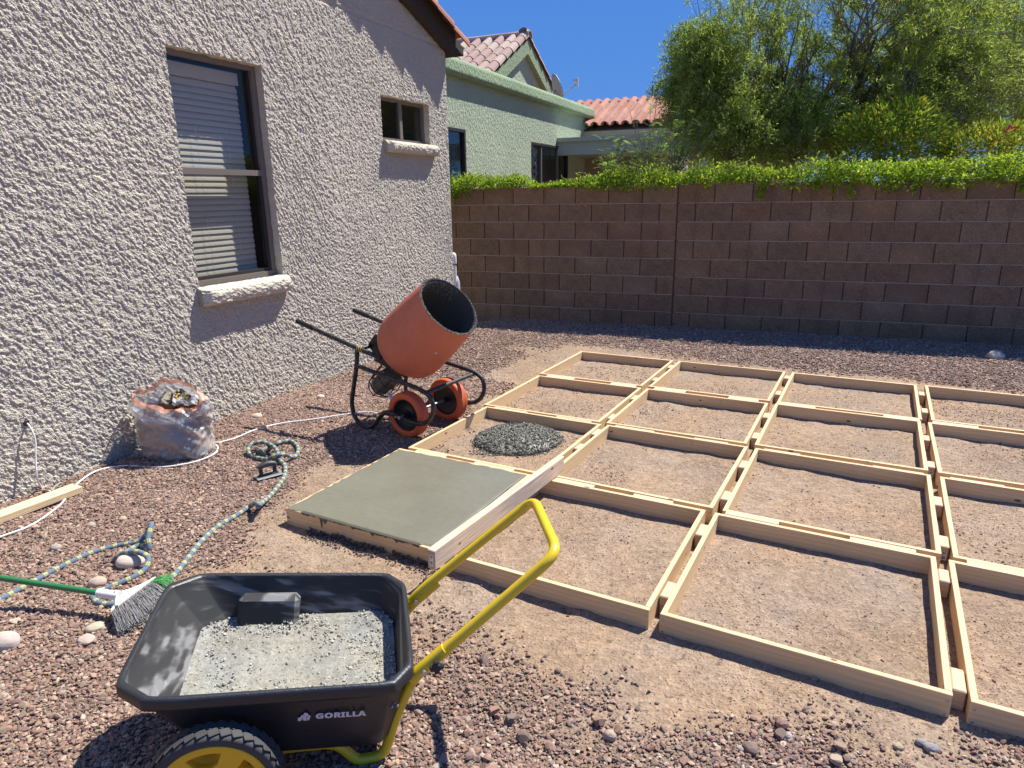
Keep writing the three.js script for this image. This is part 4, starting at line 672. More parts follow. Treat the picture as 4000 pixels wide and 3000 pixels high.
  for (let k = 0; k < 3; k++) { const a = k * 2.1 + 0.6, gb = new GB(); for (let i = 0; i < 10; i++) { const pt = (u, r) => { const y = 0.1 + 0.3 * u, aa = a + 0.5 * u; return V3(Math.cos(aa) * r, y, Math.sin(aa) * r); }; gb.quad(pt(i / 10, 0.235), pt((i + 1) / 10, 0.235), pt((i + 1) / 10, 0.16), pt(i / 10, 0.16)); } part(drum, 'mixing_blade', gb.build(), M.cake); }
  const crust = []; for (let k = 0; k < 520; k++) { const a = k / 520 * 6.2832 + R() * 0.01, r = 0.217 + rr(-0.006, 0.005); crust.push([Math.cos(a) * r, L + rr(-0.004, 0.004), Math.sin(a) * r, rr(0.0025, 0.0062), vary([0.17, 0.165, 0.14], 0.5, 1.5)]); }
  for (let k = 0; k < 600; k++) { const a = -1.55 + rr(-1.1, 1.1), y = L - 0.01 - 0.12 * Math.pow(R(), 2.2), r = 0.207 + (L - y) * 0.06 - 0.004; crust.push([Math.sin(a) * r * 1, y, Math.cos(a) * r, rr(0.003, 0.007), vary([0.2, 0.195, 0.165], 0.5, 1.4)]); }
  pebbles(drum, 'rim_crust', crust, std({ roughness: 0.9 }), stoneGeo(55, 0.8));
  const bolt = lathe([[0, 0.006], [0.006, 0.005], [0.010, 0], [0.011, -0.004]], 12);
  for (const a of [1.03, 3.1, 5.2]) for (const y of [0.37]) { const b = part(drum, 'bolt', bolt, M.steel), r = 0.2405; b.position.set(Math.sin(a) * r, y, Math.cos(a) * r); b.quaternion.setFromUnitVectors(V3(0, 1, 0), V3(Math.sin(a), 0, Math.cos(a))); }
  // cradle plates, bearing box, motor and its wire guard
  const cr = part(t, 'cradle', merge([...[0.15, -0.15].map(z => { const s = new THREE.Shape([[-0.40, 0.585], [-0.335, 0.47], [-0.10, 0.40], [-0.12, 0.46], [-0.22, 0.62], [-0.33, 0.66]].map(p => new THREE.Vector2(...p))), g = new THREE.ExtrudeGeometry(s, { depth: 0.006, bevelEnabled: false }); g.translate(0, 0, z - 0.003); return g; }), cbox(0.30, 0.008, 0.3, 0.001, 0, [0, 0], [0, 0, 0]).rotateZ(-0.29).translate(-0.22, 0.432, 0)]), M.black); void cr;
  part(t, 'bearing', cyl(0.05, 0.06, 0.16, 20).applyQuaternion(q).translate(base.x - ax.x * 0.06, base.y - ax.y * 0.06, 0), M.black);
  const mc = V3(-0.345, 0.305, 0.07), mq = new THREE.Quaternion().setFromUnitVectors(V3(0, 1, 0), V3(0.79, 0.6, 0.0).normalize());
  const mot = new THREE.Group(); mot.name = 'motor'; mot.position.copy(mc); mot.quaternion.copy(mq); t.add(mot);
  const fins = []; for (let k = 0; k < 20; k++) { const a = k / 20 * 6.2832; fins.push(cbox(0.006, 0.125, 0.014, 0.001).translate(0, 0.01, 0.062).rotateY(a)); }
  part(mot, 'housing', merge([lathe([[0, -0.105], [0.04, -0.105], [0.066, -0.09], [0.07, -0.06], [0.06, -0.055], [0.06, 0.075], [0.07, 0.08], [0.07, 0.1], [0, 0.1]], 28), ...fins]), M.motor);
  part(mot, 'band', cyl(0.0712, 0.0712, 0.012, 28, [0, -0.066, 0]), std({ color: lin(0.36, 0.35, 0.33), roughness: 0.4, metalness: 0.6 }));
  const hex = (y, r) => [0, 1, 2, 3, 4, 5, 0].map(k => V3(Math.cos(k * 1.0472) * r, y, Math.sin(k * 1.0472) * r)), bars = [pipe(hex(-0.125, 0.062), 0.0042, 0.012, 6), pipe(hex(-0.05, 0.102), 0.0042, 0.012, 6), pipe(hex(0.06, 0.108), 0.0042, 0.012, 6)];
  for (let k = 0; k < 6; k++) { const c = Math.cos(k * 1.0472), s = Math.sin(k * 1.0472); bars.push(pipe([V3(c * 0.062, -0.125, s * 0.062), V3(c * 0.102, -0.05, s * 0.102), V3(c * 0.108, 0.06, s * 0.108), V3(c * 0.09, 0.13, s * 0.09)], 0.0042, 0.012, 6)); }
  part(mot, 'wire_guard', merge(bars), M.black);
  part(t, 'plug', merge([cyl(0.014, 0.014, 0.05, 10, [-0.30, 0.205, 0.08], [0, 0, 0.75]), cyl(0.011, 0.008, 0.03, 10, [-0.275, 0.177, 0.08], [0, 0, 0.75])]), std({ color: lin(0.75, 0.75, 0.75), roughness: 0.5 }));
  part(t, 'wire_tie', merge([0, 1, 2, 3].map(k => new THREE.TorusGeometry(0.022, 0.0017, 5, 18).rotateY(Math.PI / 2 + 0.3 * (k % 2)).rotateZ(0.2).translate(-0.372 + k * 0.011, 0.574, 0.268))), std({ color: lin(0.5, 0.38, 0.14), metalness: 0.5, roughness: 0.5 }));
}
// ================================================================ yard cart with dry mix
{
  const dust = tex(1024, 1024, (u, v) => {
    const n = pfbm(u, v, 5, 5), st = pnoise(u * 14 + 1.2 * pnoise(u * 4, v * 4, 4, 4), v * 60 + 2 * pnoise(u * 5, v * 5, 5, 5), 14, 60), sc = Math.abs(pnoise(u * 9 + v * 22, v * 30 - u * 6 + 3, 997, 997)) < 0.03 ? 0.2 : 0;
    const d = clamp(sstep(-0.1, 0.5, n + 0.28 * st) * 0.9 + sc * 0.5, 0, 1), k = mix(0.17, 0.60, d * d * 0.85); return [k, k * 1.0, k * 1.0];
  }, true, [1 / 0.6, 1 / 0.6]);
  M.tub = std({ color: lin(0.020, 0.0215, 0.025), roughness: 0.42, bumpMap: blockBump, bumpScale: 0.0006 }); M.tubIn = std({ map: dust, roughness: 0.7 }); M.yellow = new THREE.MeshPhysicalMaterial({ color: lin(0.72, 0.50, 0.012), roughness: 0.38, clearcoat: 0.4, clearcoatRoughness: 0.25 });
  M.yellowRim = std({ color: lin(0.74, 0.43, 0.012), roughness: 0.5 }); M.rubber = std({ color: lin(0.045, 0.045, 0.046), roughness: 0.75 });
  const t = thing('yard_cart', 'black poly yard cart with yellow frame and wheels full of dry mix', 'cart', [-0.66, 0, -1.663], 0.196), K = 0.12;
  const poly = (xr, xl, zr, zl, cr, cl) => { const c = [[xr, zr - cr], [xr - cr * 0.8, zr], [xl + cl, zl], [xl, zl - cl * 0.8], [xl, -zl + cl * 0.8], [xl + cl, -zl], [xr - cr * 0.8, -zr], [xr, -zr + cr]]; const out = []; for (let i = 0; i < 8; i++) { const a = c[(i + 7) % 8], b = c[i], d = c[(i + 1) % 8]; for (let k = 0; k < 6; k++) { const q = 0.13, s = k / 5; const A = [mix(b[0], a[0], q), mix(b[1], a[1], q)], D = [mix(b[0], d[0], q), mix(b[1], d[1], q)]; out.push([(1 - s) * (1 - s) * A[0] + 2 * s * (1 - s) * b[0] + s * s * D[0], (1 - s) * (1 - s) * A[1] + 2 * s * (1 - s) * b[1] + s * s * D[1]]); } } return out; };
  const rim = (e) => poly(0.352 - e, -0.372 + e, 0.276 - e, 0.290 - e, 0.07, 0.085), bot = (e) => poly(0.285 - e, -0.215 + e, 0.205 - e, 0.21 - e, 0.05, 0.05);
  const lerpLoop = (a, b, s) => a.map((p, i) => [mix(p[0], b[i][0], s), mix(p[1], b[i][1], s)]);
  const YR = 0.3825, YB = 0.118;
  const loft = (levels) => { const P = [], U = [], I = [], n = levels[0][0].length; levels.forEach(([lp, y], j) => { let len = 0; lp.forEach(([x, z], i) => { if (i) len += Math.hypot(x - lp[i - 1][0], z - lp[i - 1][1]); P.push(x, y - K * x, z); U.push(len, y); }); P.push(lp[0][0], y - K * lp[0][0], lp[0][1]); U.push(len + 0.1, y); }); const w = n + 1; for (let j = 0; j + 1 < levels.length; j++) for (let i = 0; i < n; i++) { const a = j * w + i; I.push(a, a + w, a + 1, a + 1, a + w, a + w + 1); } const g = new THREE.BufferGeometry(); g.setAttribute('position', new THREE.Float32BufferAttribute(P, 3)); g.setAttribute('uv', new THREE.Float32BufferAttribute(U, 2)); g.setIndex(I); g.computeVertexNormals(); return g; };
  const shrink = (lp, s) => lp.map(([x, z]) => [0.035 + (x - 0.035) * s, z * s]);
  const outer = [[shrink(bot(0), 0.02), YB], [shrink(bot(0), 0.9), YB], [bot(0), YB + 0.018]]; for (const s of [0.25, 0.5, 0.75, 0.93]) outer.push([lerpLoop(bot(0), rim(0.016), s), mix(YB + 0.018, YR - 0.03, s)]);
  outer.push([rim(0.016), YR - 0.036], [rim(0.002), YR - 0.034], [rim(0), YR - 0.026], [rim(0.001), YR - 0.008], [rim(0.004), YR], [rim(0.013), YR + 0.001], [rim(0.017), YR - 0.004]);
  const tub = part(t, 'tub', loft(outer), M.tub);
  const inl = [[rim(0.017), YR - 0.004], [rim(0.021), YR - 0.02]]; for (const s of [0.2, 0.4, 0.6, 0.8, 1]) inl.push([lerpLoop(rim(0.021), bot(0.008), s), mix(YR - 0.02, YB + 0.03, s)]); inl.push([shrink(bot(0.008), 0.9), YB + 0.012], [shrink(bot(0.008), 0.02), YB + 0.012]);
  part(tub, 'lining', loft(inl), M.tubIn, 'inside of the tub streaked with cement dust');
  for (const z of [-1]) { const well = cbox(0.185, 0.22, 0.072, 0.014, 0, [0.1, 0.2]); const m = part(tub, 'wheel_well', well, M.tubIn); m.position.set(-0.09, 0.233, z * 0.216); m.rotation.set(z * 0.27, 0, -K); }
  // dry mix inside
  M.mix = std({ color: lin(0.345, 0.345, 0.30), map: dirtTex.clone(), bumpMap: dirtBump, bumpScale: 0.003, roughness: 0.98 }); M.mix.map.repeat.set(1.6, 1.6); M.mix.map.needsUpdate = true;
  const lev = lerpLoop(rim(0.021), bot(0.008), 0.49), gb = new GB(), NR = 70; const mixY = (x, z) => YR - 0.142 - K * x + 0.016 * fbm(x * 9 + 4, z * 9, 3) + 0.014 * sstep(0.1, 0.28, x) - 0.012 * Math.exp(-((x - 0.06) ** 2 + (z - 0.02) ** 2) / 0.012) + 0.003 * noise(x * 60, z * 60) + 0.012 * sstep(0.08, 0.2, Math.abs(z));
  const MP = (i, k) => { const p = lev[i % lev.length], s = k / NR, x = 0.0 + p[0] * s * 0.99, z = p[1] * s * 0.99; return V3(x, mixY(x, z), z); };
  for (let k = 0; k < NR; k++) for (let i = 0; i < lev.length; i++) { const p = [MP(i, k), MP(i + 1, k), MP(i + 1, k + 1), MP(i, k + 1)]; gb.quad(...p, ...p.map(q => [q.x, q.z])); }
  const dm = thing('dry_concrete_mix', 'grey dry concrete mix with pebbles lying in the cart tub', 'concrete mix', [-0.66, 0, -1.663], 0.196);
  part(dm, 'powder', mergeSmooth(gb.build()), M.mix);
  const l = []; let guard = 0; while (l.length < 1700 && guard++ < 60000) { const x = rr(-0.29, 0.30), z = rr(-0.235, 0.235); if (Math.abs(z) > 0.232 - 0.25 * Math.max(0, Math.abs(x) - 0.24) || x < -0.275 || x > 0.30) continue; const dens = 0.12 + 0.95 * sstep(0.1, 0.3, x + 0.05 * noise(z * 20, 1)) * (z > -0.12 ? 1 : 0.4) + 0.8 * sstep(0.10, 0.19, -z) * (x < 0.1 ? 1 : 0.3) + 0.35 * sstep(0.0, 0.5, noise(x * 12, z * 12)); if (R() > dens) continue; const r = rr(0.0016, 0.0058) * (R() < 0.2 ? 1.25 : 0.85); l.push([x, mixY(x, z) + r * 0.3, z, r, vary([0.36, 0.345, 0.30], 0.7, 1.3)]); }
  pebbles(dm, 'pebbles', l, std({ roughness: 0.95 }), stoneGeo(66, 0.75));
  // yellow tube frame: near and far runs, upper loop
  for (const z of [0.165, -0.165]) part(t, 'frame_tube', pipe([[0.45, 0.352, z], [0.345, 0.268, z], [0.292, 0.15, z], [0.252, 0.026, z], [0.178, 0.026, z], [0.125, 0.098, z], [0.0, 0.108, z], [-0.22, 0.132, z * 1.1]], 0.0145, 0.045, 12), M.yellow);
  part(t, 'cross_tube', sweep([V3(-0.1, 0.112, 0.17), V3(-0.1, 0.112, -0.17)], () => 0.012, 10), M.yellow);
  const hl = part(t, 'handle', pipe([[0.34, 0.272, 0.169], [0.40, 0.318, 0.169], [0.762, 0.606, 0.165], [0.772, 0.612, -0.168], [0.40, 0.334, -0.169], [0.34, 0.272, -0.169]], 0.0155, 0.055, 14), M.yellow, 'yellow tubular push handle'); void hl;
  for (const z of [1, -1]) {
    const k = part(t, 'knob', merge([lathe([[0, 0.016], [0.01, 0.016], [0.013, 0.011], [0.012, 0.0], [0.006, -0.004], [0.006, -0.02]], 16), ...[0, 1, 2, 3].map(i => cbox(0.011, 0.014, 0.014, 0.003).translate(0.014, 0.006, 0).rotateY(i * 1.57))]), M.black); k.rotation.x = z > 0 ? Math.PI / 2 : -Math.PI / 2; k.position.set(0.412, 0.327, z * 0.2);
    const c = part(t, 'clamp', sweep([V3(0.36, 0.2885, z * 0.169), V3(0.44, 0.352, z * 0.169)], () => 0.0185, 12), M.yellow); void c;
    part(t, 'bolt', cyl(0.008, 0.008, 0.05, 8, [0.378, 0.302, z * 0.169], [Math.PI / 2, 0, 0]), M.steel);
  }
  // wheels
  const wc = V3(-0.150, 0.164, 0.302), wR = 0.158;
  part(t, 'axle', sweep([V3(wc.x, wc.y, 0.34), V3(wc.x, wc.y, -0.34)], () => 0.009, 10), M.steel);
  const tp = [[0.126, -0.024], [0.132, -0.029], [0.146, -0.03], [0.153, -0.026], [0.1565, -0.015], [wR - 0.001, 0], [0.1565, 0.015], [0.153, 0.026], [0.146, 0.03], [0.132, 0.029], [0.126, 0.024]]; const tyre = lathe(tp, 60); tyre.rotateX(Math.PI / 2);
  const lugs = []; for (let k = 0; k < 36; k++) for (const s of [-1, 1]) { const a = (k + (s > 0 ? 0.5 : 0)) / 36 * 6.2832, b = cbox(0.0250, 0.0035, 0.0235, 0.0012); b.rotateY(s * 0.45); b.translate(0, wR + 0.0005, s * 0.0122); b.rotateZ(a); lugs.push(b); }
  const wheelFace = () => { const gs = new THREE.Shape(); gs.absarc(0, 0, 0.121, 0, Math.PI * 2); for (let k = 0; k < 5; k++) { const a = k / 5 * 6.2832 + 0.42, hpath = new THREE.Path(); const pt = (r, d) => [Math.cos(a + d) * r, Math.sin(a + d) * r]; hpath.moveTo(...pt(0.108, -0.40)); for (let q = 1; q <= 8; q++) hpath.lineTo(...pt(0.108, -0.40 + q * 0.1)); hpath.lineTo(...pt(0.075, 0.36)); hpath.lineTo(...pt(0.062, 0.16)); hpath.lineTo(...pt(0.062, -0.16)); hpath.lineTo(...pt(0.075, -0.36)); hpath.closePath(); gs.holes.push(hpath); } const g = new THREE.ExtrudeGeometry(gs, { depth: 0.018, bevelEnabled: true, bevelSize: 0.003, bevelThickness: 0.003, bevelSegments: 2, curveSegments: 40 }); g.translate(0, 0, 0.012); return g; };
  const face = wheelFace().scale(1.06, 1.06, 0.92);
  const pan = new GB(); for (let k = 0; k < 5; k++) { const a = k / 5 * 6.2832 + 0.42; const pt = (r, d, z) => V3(Math.cos(a + d) * r, Math.sin(a + d) * r, z); const o = [[0.109, -0.40], [0.109, -0.2], [0.109, 0], [0.109, 0.2], [0.109, 0.40], [0.075, 0.36], [0.062, 0.16], [0.062, -0.16], [0.075, -0.36]], inn = o.map(([r, d]) => [mix(r, 0.094, 0.45), d * 0.5]); for (let i = 0; i < o.length; i++) { const j = (i + 1) % o.length; pan.quad(pt(...o[i], 0.014), pt(...o[j], 0.014), pt(...inn[j], -0.012), pt(...inn[i], -0.012)); } }
  const panG = pan.build().scale(1.06, 1.06, 0.92);
  for (const z of [1, -1]) {
    const w = new THREE.Group(); w.name = 'wheel'; w.position.set(wc.x, wc.y, z * wc.z); if (z < 0) w.rotation.y = Math.PI; t.add(w);
    const ty = part(w, 'tyre', tyre, M.rubber); part(ty, 'tread', merge(lugs), M.rubber); part(w, 'rim', merge([face, panG]), M.yellowRim);
    part(w, 'hub', merge([cyl(0.021, 0.019, 0.03, 20, [0, 0, 0.03], [Math.PI / 2, 0, 0]), cyl(0.013, 0.013, 0.04, 14, [0, 0, 0.036], [Math.PI / 2, 0, 0])]), std({ color: lin(0.28, 0.24, 0.2), metalness: 0.8, roughness: 0.4 }));
    part(w, 'pin', cyl(0.003, 0.003, 0.04, 8, [0, 0.006, 0.048], [0, 0, 0.1]), M.steel);
  }
  // lettering and emblem moulded on the near side
  const font = await new FontLoader().loadAsync('fonts/droid/droid_sans_bold.typeface.json');
  M.print = std({ color: lin(0.62, 0.62, 0.66), roughness: 0.6 });
  const tg = new TextGeometry('GORILLA', { font, size: 0.0195, depth: 0.0008, curveSegments: 4, bevelEnabled: true, bevelThickness: 0.0002, bevelSize: 0.0006, bevelSegments: 1 }); tg.computeBoundingBox(); const bw = tg.boundingBox.max.x; tg.scale(0.128 / bw, 1, 1);
  const em = []; const shp = (pts, hole) => { const s = new THREE.Shape(pts.map(p => new THREE.Vector2(...p))); if (hole) s.holes.push(new THREE.Path(hole.map(p => new THREE.Vector2(...p)))); return new THREE.ExtrudeGeometry(s, { depth: 0.0008, bevelEnabled: false }); };
  const E = (l) => l.map(([x, y]) => [(x - 190) * 0.000195, (382 - y) * 0.000215]);
  em.push(shp(E([[190, 382], [197, 365], [190, 335], [200, 322], [232, 306], [250, 322], [240, 348], [240, 365], [232, 372], [234, 382]])), shp(E([[262, 382], [262, 372], [270, 362], [248, 352], [258, 320], [228, 298], [236, 282], [258, 272], [302, 322], [300, 382]])), shp(E([[302, 320], [264, 268], [270, 245], [290, 233], [318, 246], [320, 262], [336, 280]]), E([[290, 268], [296, 284], [306, 272], [298, 264]].reverse())), shp(E([[306, 378], [308, 330], [340, 284], [358, 302], [346, 330], [342, 358], [330, 378]])));
  const logo = part(tub, 'logo', merge([tg.translate(0.044, 0.006, 0), ...em]), M.print, 'white GORILLA lettering with ape emblem'); logo.userData.label = 'white block lettering with small emblem';
  const yT = 0.262, sT = (yT - (YB + 0.018)) / (YR - 0.048 - YB); void sT;
  logo.position.set(0.047, 0.2595, 0.2475); logo.rotation.set(0.262, 0, -K); logo.rotation.order = 'ZXY';
}
// ================================================================ loose things on the ground
const Z6 = (x, y, h = 0) => G(x * 0.4, 774.3 + y * 0.4, h), Z3 = (x, y, h = 0) => G(514.3 + x * 0.1975, 929 + y * 0.1975, h);
const lift = (p, h) => { p.y = Math.max(p.y, groundY(p.x, p.z) + h); return p; };
{ // garden hose
  const hoseTex = (() => { const c = document.createElement('canvas'); c.width = 128; c.height = 128; const x = c.getContext('2d'); x.fillStyle = '#5d6f80'; x.fillRect(0, 0, 128, 128); const q = mulberry(21); for (let k = 0; k < 900; k++) { x.fillStyle = q() < 0.5 ? '#546677' : '#6b7c8b'; x.fillRect(q() * 128, q() * 128, 3, 2); } x.fillStyle = '#7d8a86'; x.fillRect(70, 0, 46, 128); for (let k = 0; k < 8; k++) { x.fillStyle = '#c3bd4e'; x.fillRect(72, k * 16 + 3, 18, 9); x.fillRect(96, k * 16 + 3, 18, 9); } const t = new THREE.CanvasTexture(c); t.colorSpace = THREE.SRGBColorSpace; t.wrapS = t.wrapT = THREE.RepeatWrapping; t.repeat.set(1 / 0.05, 1); return t; })();
  const r = 0.0122, pts = [];
  for (const [x, y, h] of [[400, 155, 0.03], [480, 128, 0.03], [570, 120, 0.025], [640, 165, 0.02], [655, 240, 0.016], [600, 298, 0.016], [510, 268, 0.05], [410, 280, 0.055], [330, 318, 0.03], [250, 312, 0.016], [160, 285, 0.016], [108, 225, 0.03], [145, 160, 0.05], [250, 133, 0.06], [365, 165, 0.055], [430, 235, 0.045], [450, 320, 0.03], [500, 372, 0.02], [518, 430, 0.012], [500, 520, 0.012], [430, 625, 0.012], [335, 735, 0.014], [262, 795, 0.03], [218, 838, 0.055], [232, 822, 0.075], [190, 800, 0.05], [120, 838, 0.02], [0, 922, 0.012]]) pts.push(lift(Z3(x, y, h), r * 0.8));
  for (const [x, y, h] of [[1180, 905, 0.012], [1090, 990, 0.012], [1010, 1085, 0.012], [945, 1165, 0.012], [860, 1235, 0.012], [720, 1310, 0.011], [600, 1334, 0.011], [525, 1322, 0.012], [505, 1290, 0.014], [560, 1252, 0.012], [640, 1222, 0.012], [730, 1185, 0.014], [785, 1135, 0.03], [800, 1078, 0.055], [745, 1046, 0.07], [660, 1056, 0.05], [622, 1085, 0.02], [690, 1040, 0.014], [760, 1008, 0.018], [806, 1030, 0.02], [800, 975, 0.06], [818, 895, 0.10], [790, 950, 0.05], [740, 992, 0.02], [640, 1010, 0.012], [500, 1050, 0.012], [300, 1140, 0.012], [100, 1250, 0.012], [-80, 1345, 0.012]]) pts.push(lift(Z6(x, y, h), r * 0.8));
  const t = thing('garden_hose', 'blue grey fabric garden hose with yellow dashes looping over gravel', 'hose', [0, 0, 0]);
  part(t, 'hose', sweep(curve(pts, 900), () => r, 12), std({ map: hoseTex, roughness: 0.85 }));
  const a = Z3(400, 155, 0.03), b = Z3(330, 195, 0.035), n = thing('spray_nozzle', 'black pistol spray nozzle on the end of the garden hose', 'nozzle', [0, 0, 0]);
  M.nozzle = std({ color: lin(0.03, 0.03, 0.032), roughness: 0.5 }); M.brass = std({ color: lin(0.45, 0.30, 0.08), metalness: 0.8, roughness: 0.35 });
  part(n, 'coupling', sweep([a.clone().lerp(b, -0.25), a.clone().lerp(b, 0.25)], () => 0.0155, 14), M.nozzle); part(n, 'thread', sweep([a.clone().lerp(b, 0.25), a.clone().lerp(b, 0.7)], () => 0.0125, 12), M.brass);
  const c = Z3(215, 245, 0.03); part(n, 'grip', sweep([a.clone().lerp(b, 0.7), b.clone().lerp(c, 0.5), c], (i) => [0.016, 0.0185, 0.02][i], 14), std({ color: lin(0.13, 0.13, 0.13), roughness: 0.6 }));
  const hd = Z3(252, 262, 0.028); const hg = lathe([[0, 0.022], [0.022, 0.022], [0.03, 0.014], [0.03, -0.008], [0.02, -0.02], [0, -0.022]], 20); hg.rotateX(1.1); hg.translate(hd.x, hd.y, hd.z); part(n, 'spray_head', hg, M.nozzle);
  part(n, 'lever', sweep([Z3(150, 250, 0.03), Z3(190, 240, 0.045), Z3(240, 215, 0.05)], () => 0.005, 8), M.nozzle);
}
{ // hand float
  const a = Z3(188, 525, 0.02), b = Z3(470, 452, 0.02), d = b.clone().sub(a), m = a.clone().add(b).multiplyScalar(0.5);
  const t = thing('hand_float', 'concrete hand float with black handle lying by the hose', 'float tool', [m.x, groundY(m.x, m.z) + 0.012, m.z], Math.atan2(-d.z, d.x));
  const L = d.length() * 0.98; part(t, 'blade', cbox(L, 0.005, 0.085, 0.001), std({ color: lin(0.44, 0.44, 0.43), metalness: 0.7, roughness: 0.45 }));
  part(t, 'bracket', merge([cbox(L * 0.8, 0.008, 0.024, 0.002, 0, [0, 0], [0, 0.0065, 0]), cbox(0.02, 0.05, 0.02, 0.004, 0, [0, 0], [-L * 0.27, 0.03, 0]), cbox(0.02, 0.05, 0.02, 0.004, 0, [0, 0], [L * 0.27, 0.03, 0])]), M.black);
  part(t, 'handle', sweep(curve([[-L * 0.36, 0.05, 0], [-L * 0.27, 0.06, 0], [0, 0.068, 0], [L * 0.27, 0.06, 0], [L * 0.33, 0.052, 0]], 20), (i, s) => 0.0125 + 0.0055 * Math.sin(s * Math.PI), 14), M.nozzle);
}
{ // white extension cord, from off frame past the bag to the mixer
  const cordM = std({ color: lin(0.74, 0.73, 0.70), roughness: 0.5 }), pts = [[-60, 1186], [0, 1160], [60, 1138], [128, 1092], [172, 1044], [215, 1018], [265, 1007], [350, 1011], [420, 1000], [462, 984], [470, 966], [452, 955], [440, 951], [462, 957], [500, 949], [552, 930], [600, 916], [680, 906], [745, 897], [800, 893]].map(([x, y]) => lift(G(x, y, 0.012), 0.012));
  pts.push(V3(-0.80, 0.02, -4.52), V3(-0.76, 0.08, -4.5), V3(-0.745, 0.17, -4.49));
  single('extension_cord', sweep(curve(pts, 260), () => 0.0052, 8), cordM, 'white extension cord running across the gravel to the mixer', 'cord');
  const hp = (x, y, off) => onPlane(x, y, NH, CH + off);
  const w = thing('wall_cable', 'white cable hanging out of a hole low in the stucco wall', 'cable', [0, 0, 0]);
  part(w, 'cable', sweep(curve([hp(57, 914, -0.01), hp(62, 918, 0.03), hp(70, 932, 0.05), hp(76, 950, 0.06), hp(77, 985, 0.07), hp(80, 1030, 0.08), G(92, 1056, 0.012), G(110, 1062, 0.01)], 60), () => 0.0048, 8), cordM);
  part(w, 'hole_ring', new THREE.TorusGeometry(0.011, 0.006, 6, 14).rotateY(Math.PI / 2 - 0.4133).translate(...hp(57, 914, 0.006).toArray()), M.black);
  part(w, 'loose_end', sweep(curve([G(112, 1060, 0.01), G(120, 1050, 0.012), G(130, 1044, 0.012), G(136, 1045, 0.008)], 20), () => 0.005, 8), std({ color: lin(0.28, 0.28, 0.28), roughness: 0.6 }));
}
{ // loose stud by the wall
  const a = G(168, 1052, 0.038), b = G(-70, 1140, 0.038), d = a.clone().sub(b), m = a.clone().add(b).multiplyScalar(0.5), t = thing('loose_stud', 'pale pine stud lying flat on gravel along the stucco wall', 'board', [m.x, groundY(m.x, m.z) + 0.006, m.z], Math.atan2(-d.z, d.x));
  const p = part(t, 'board', cbox(d.length(), 0.038, 0.089, 0.003, 0, [0.7, 0.03]), std({ map: woodTex(9, [0.90, 0.81, 0.64], [0.84, 0.72, 0.54], [0.5, 0.36, 0.22], 0.1), bumpMap: woodBump, bumpScale: 0.0008, roughness: 0.8 })); p.position.y = 0.019;
}
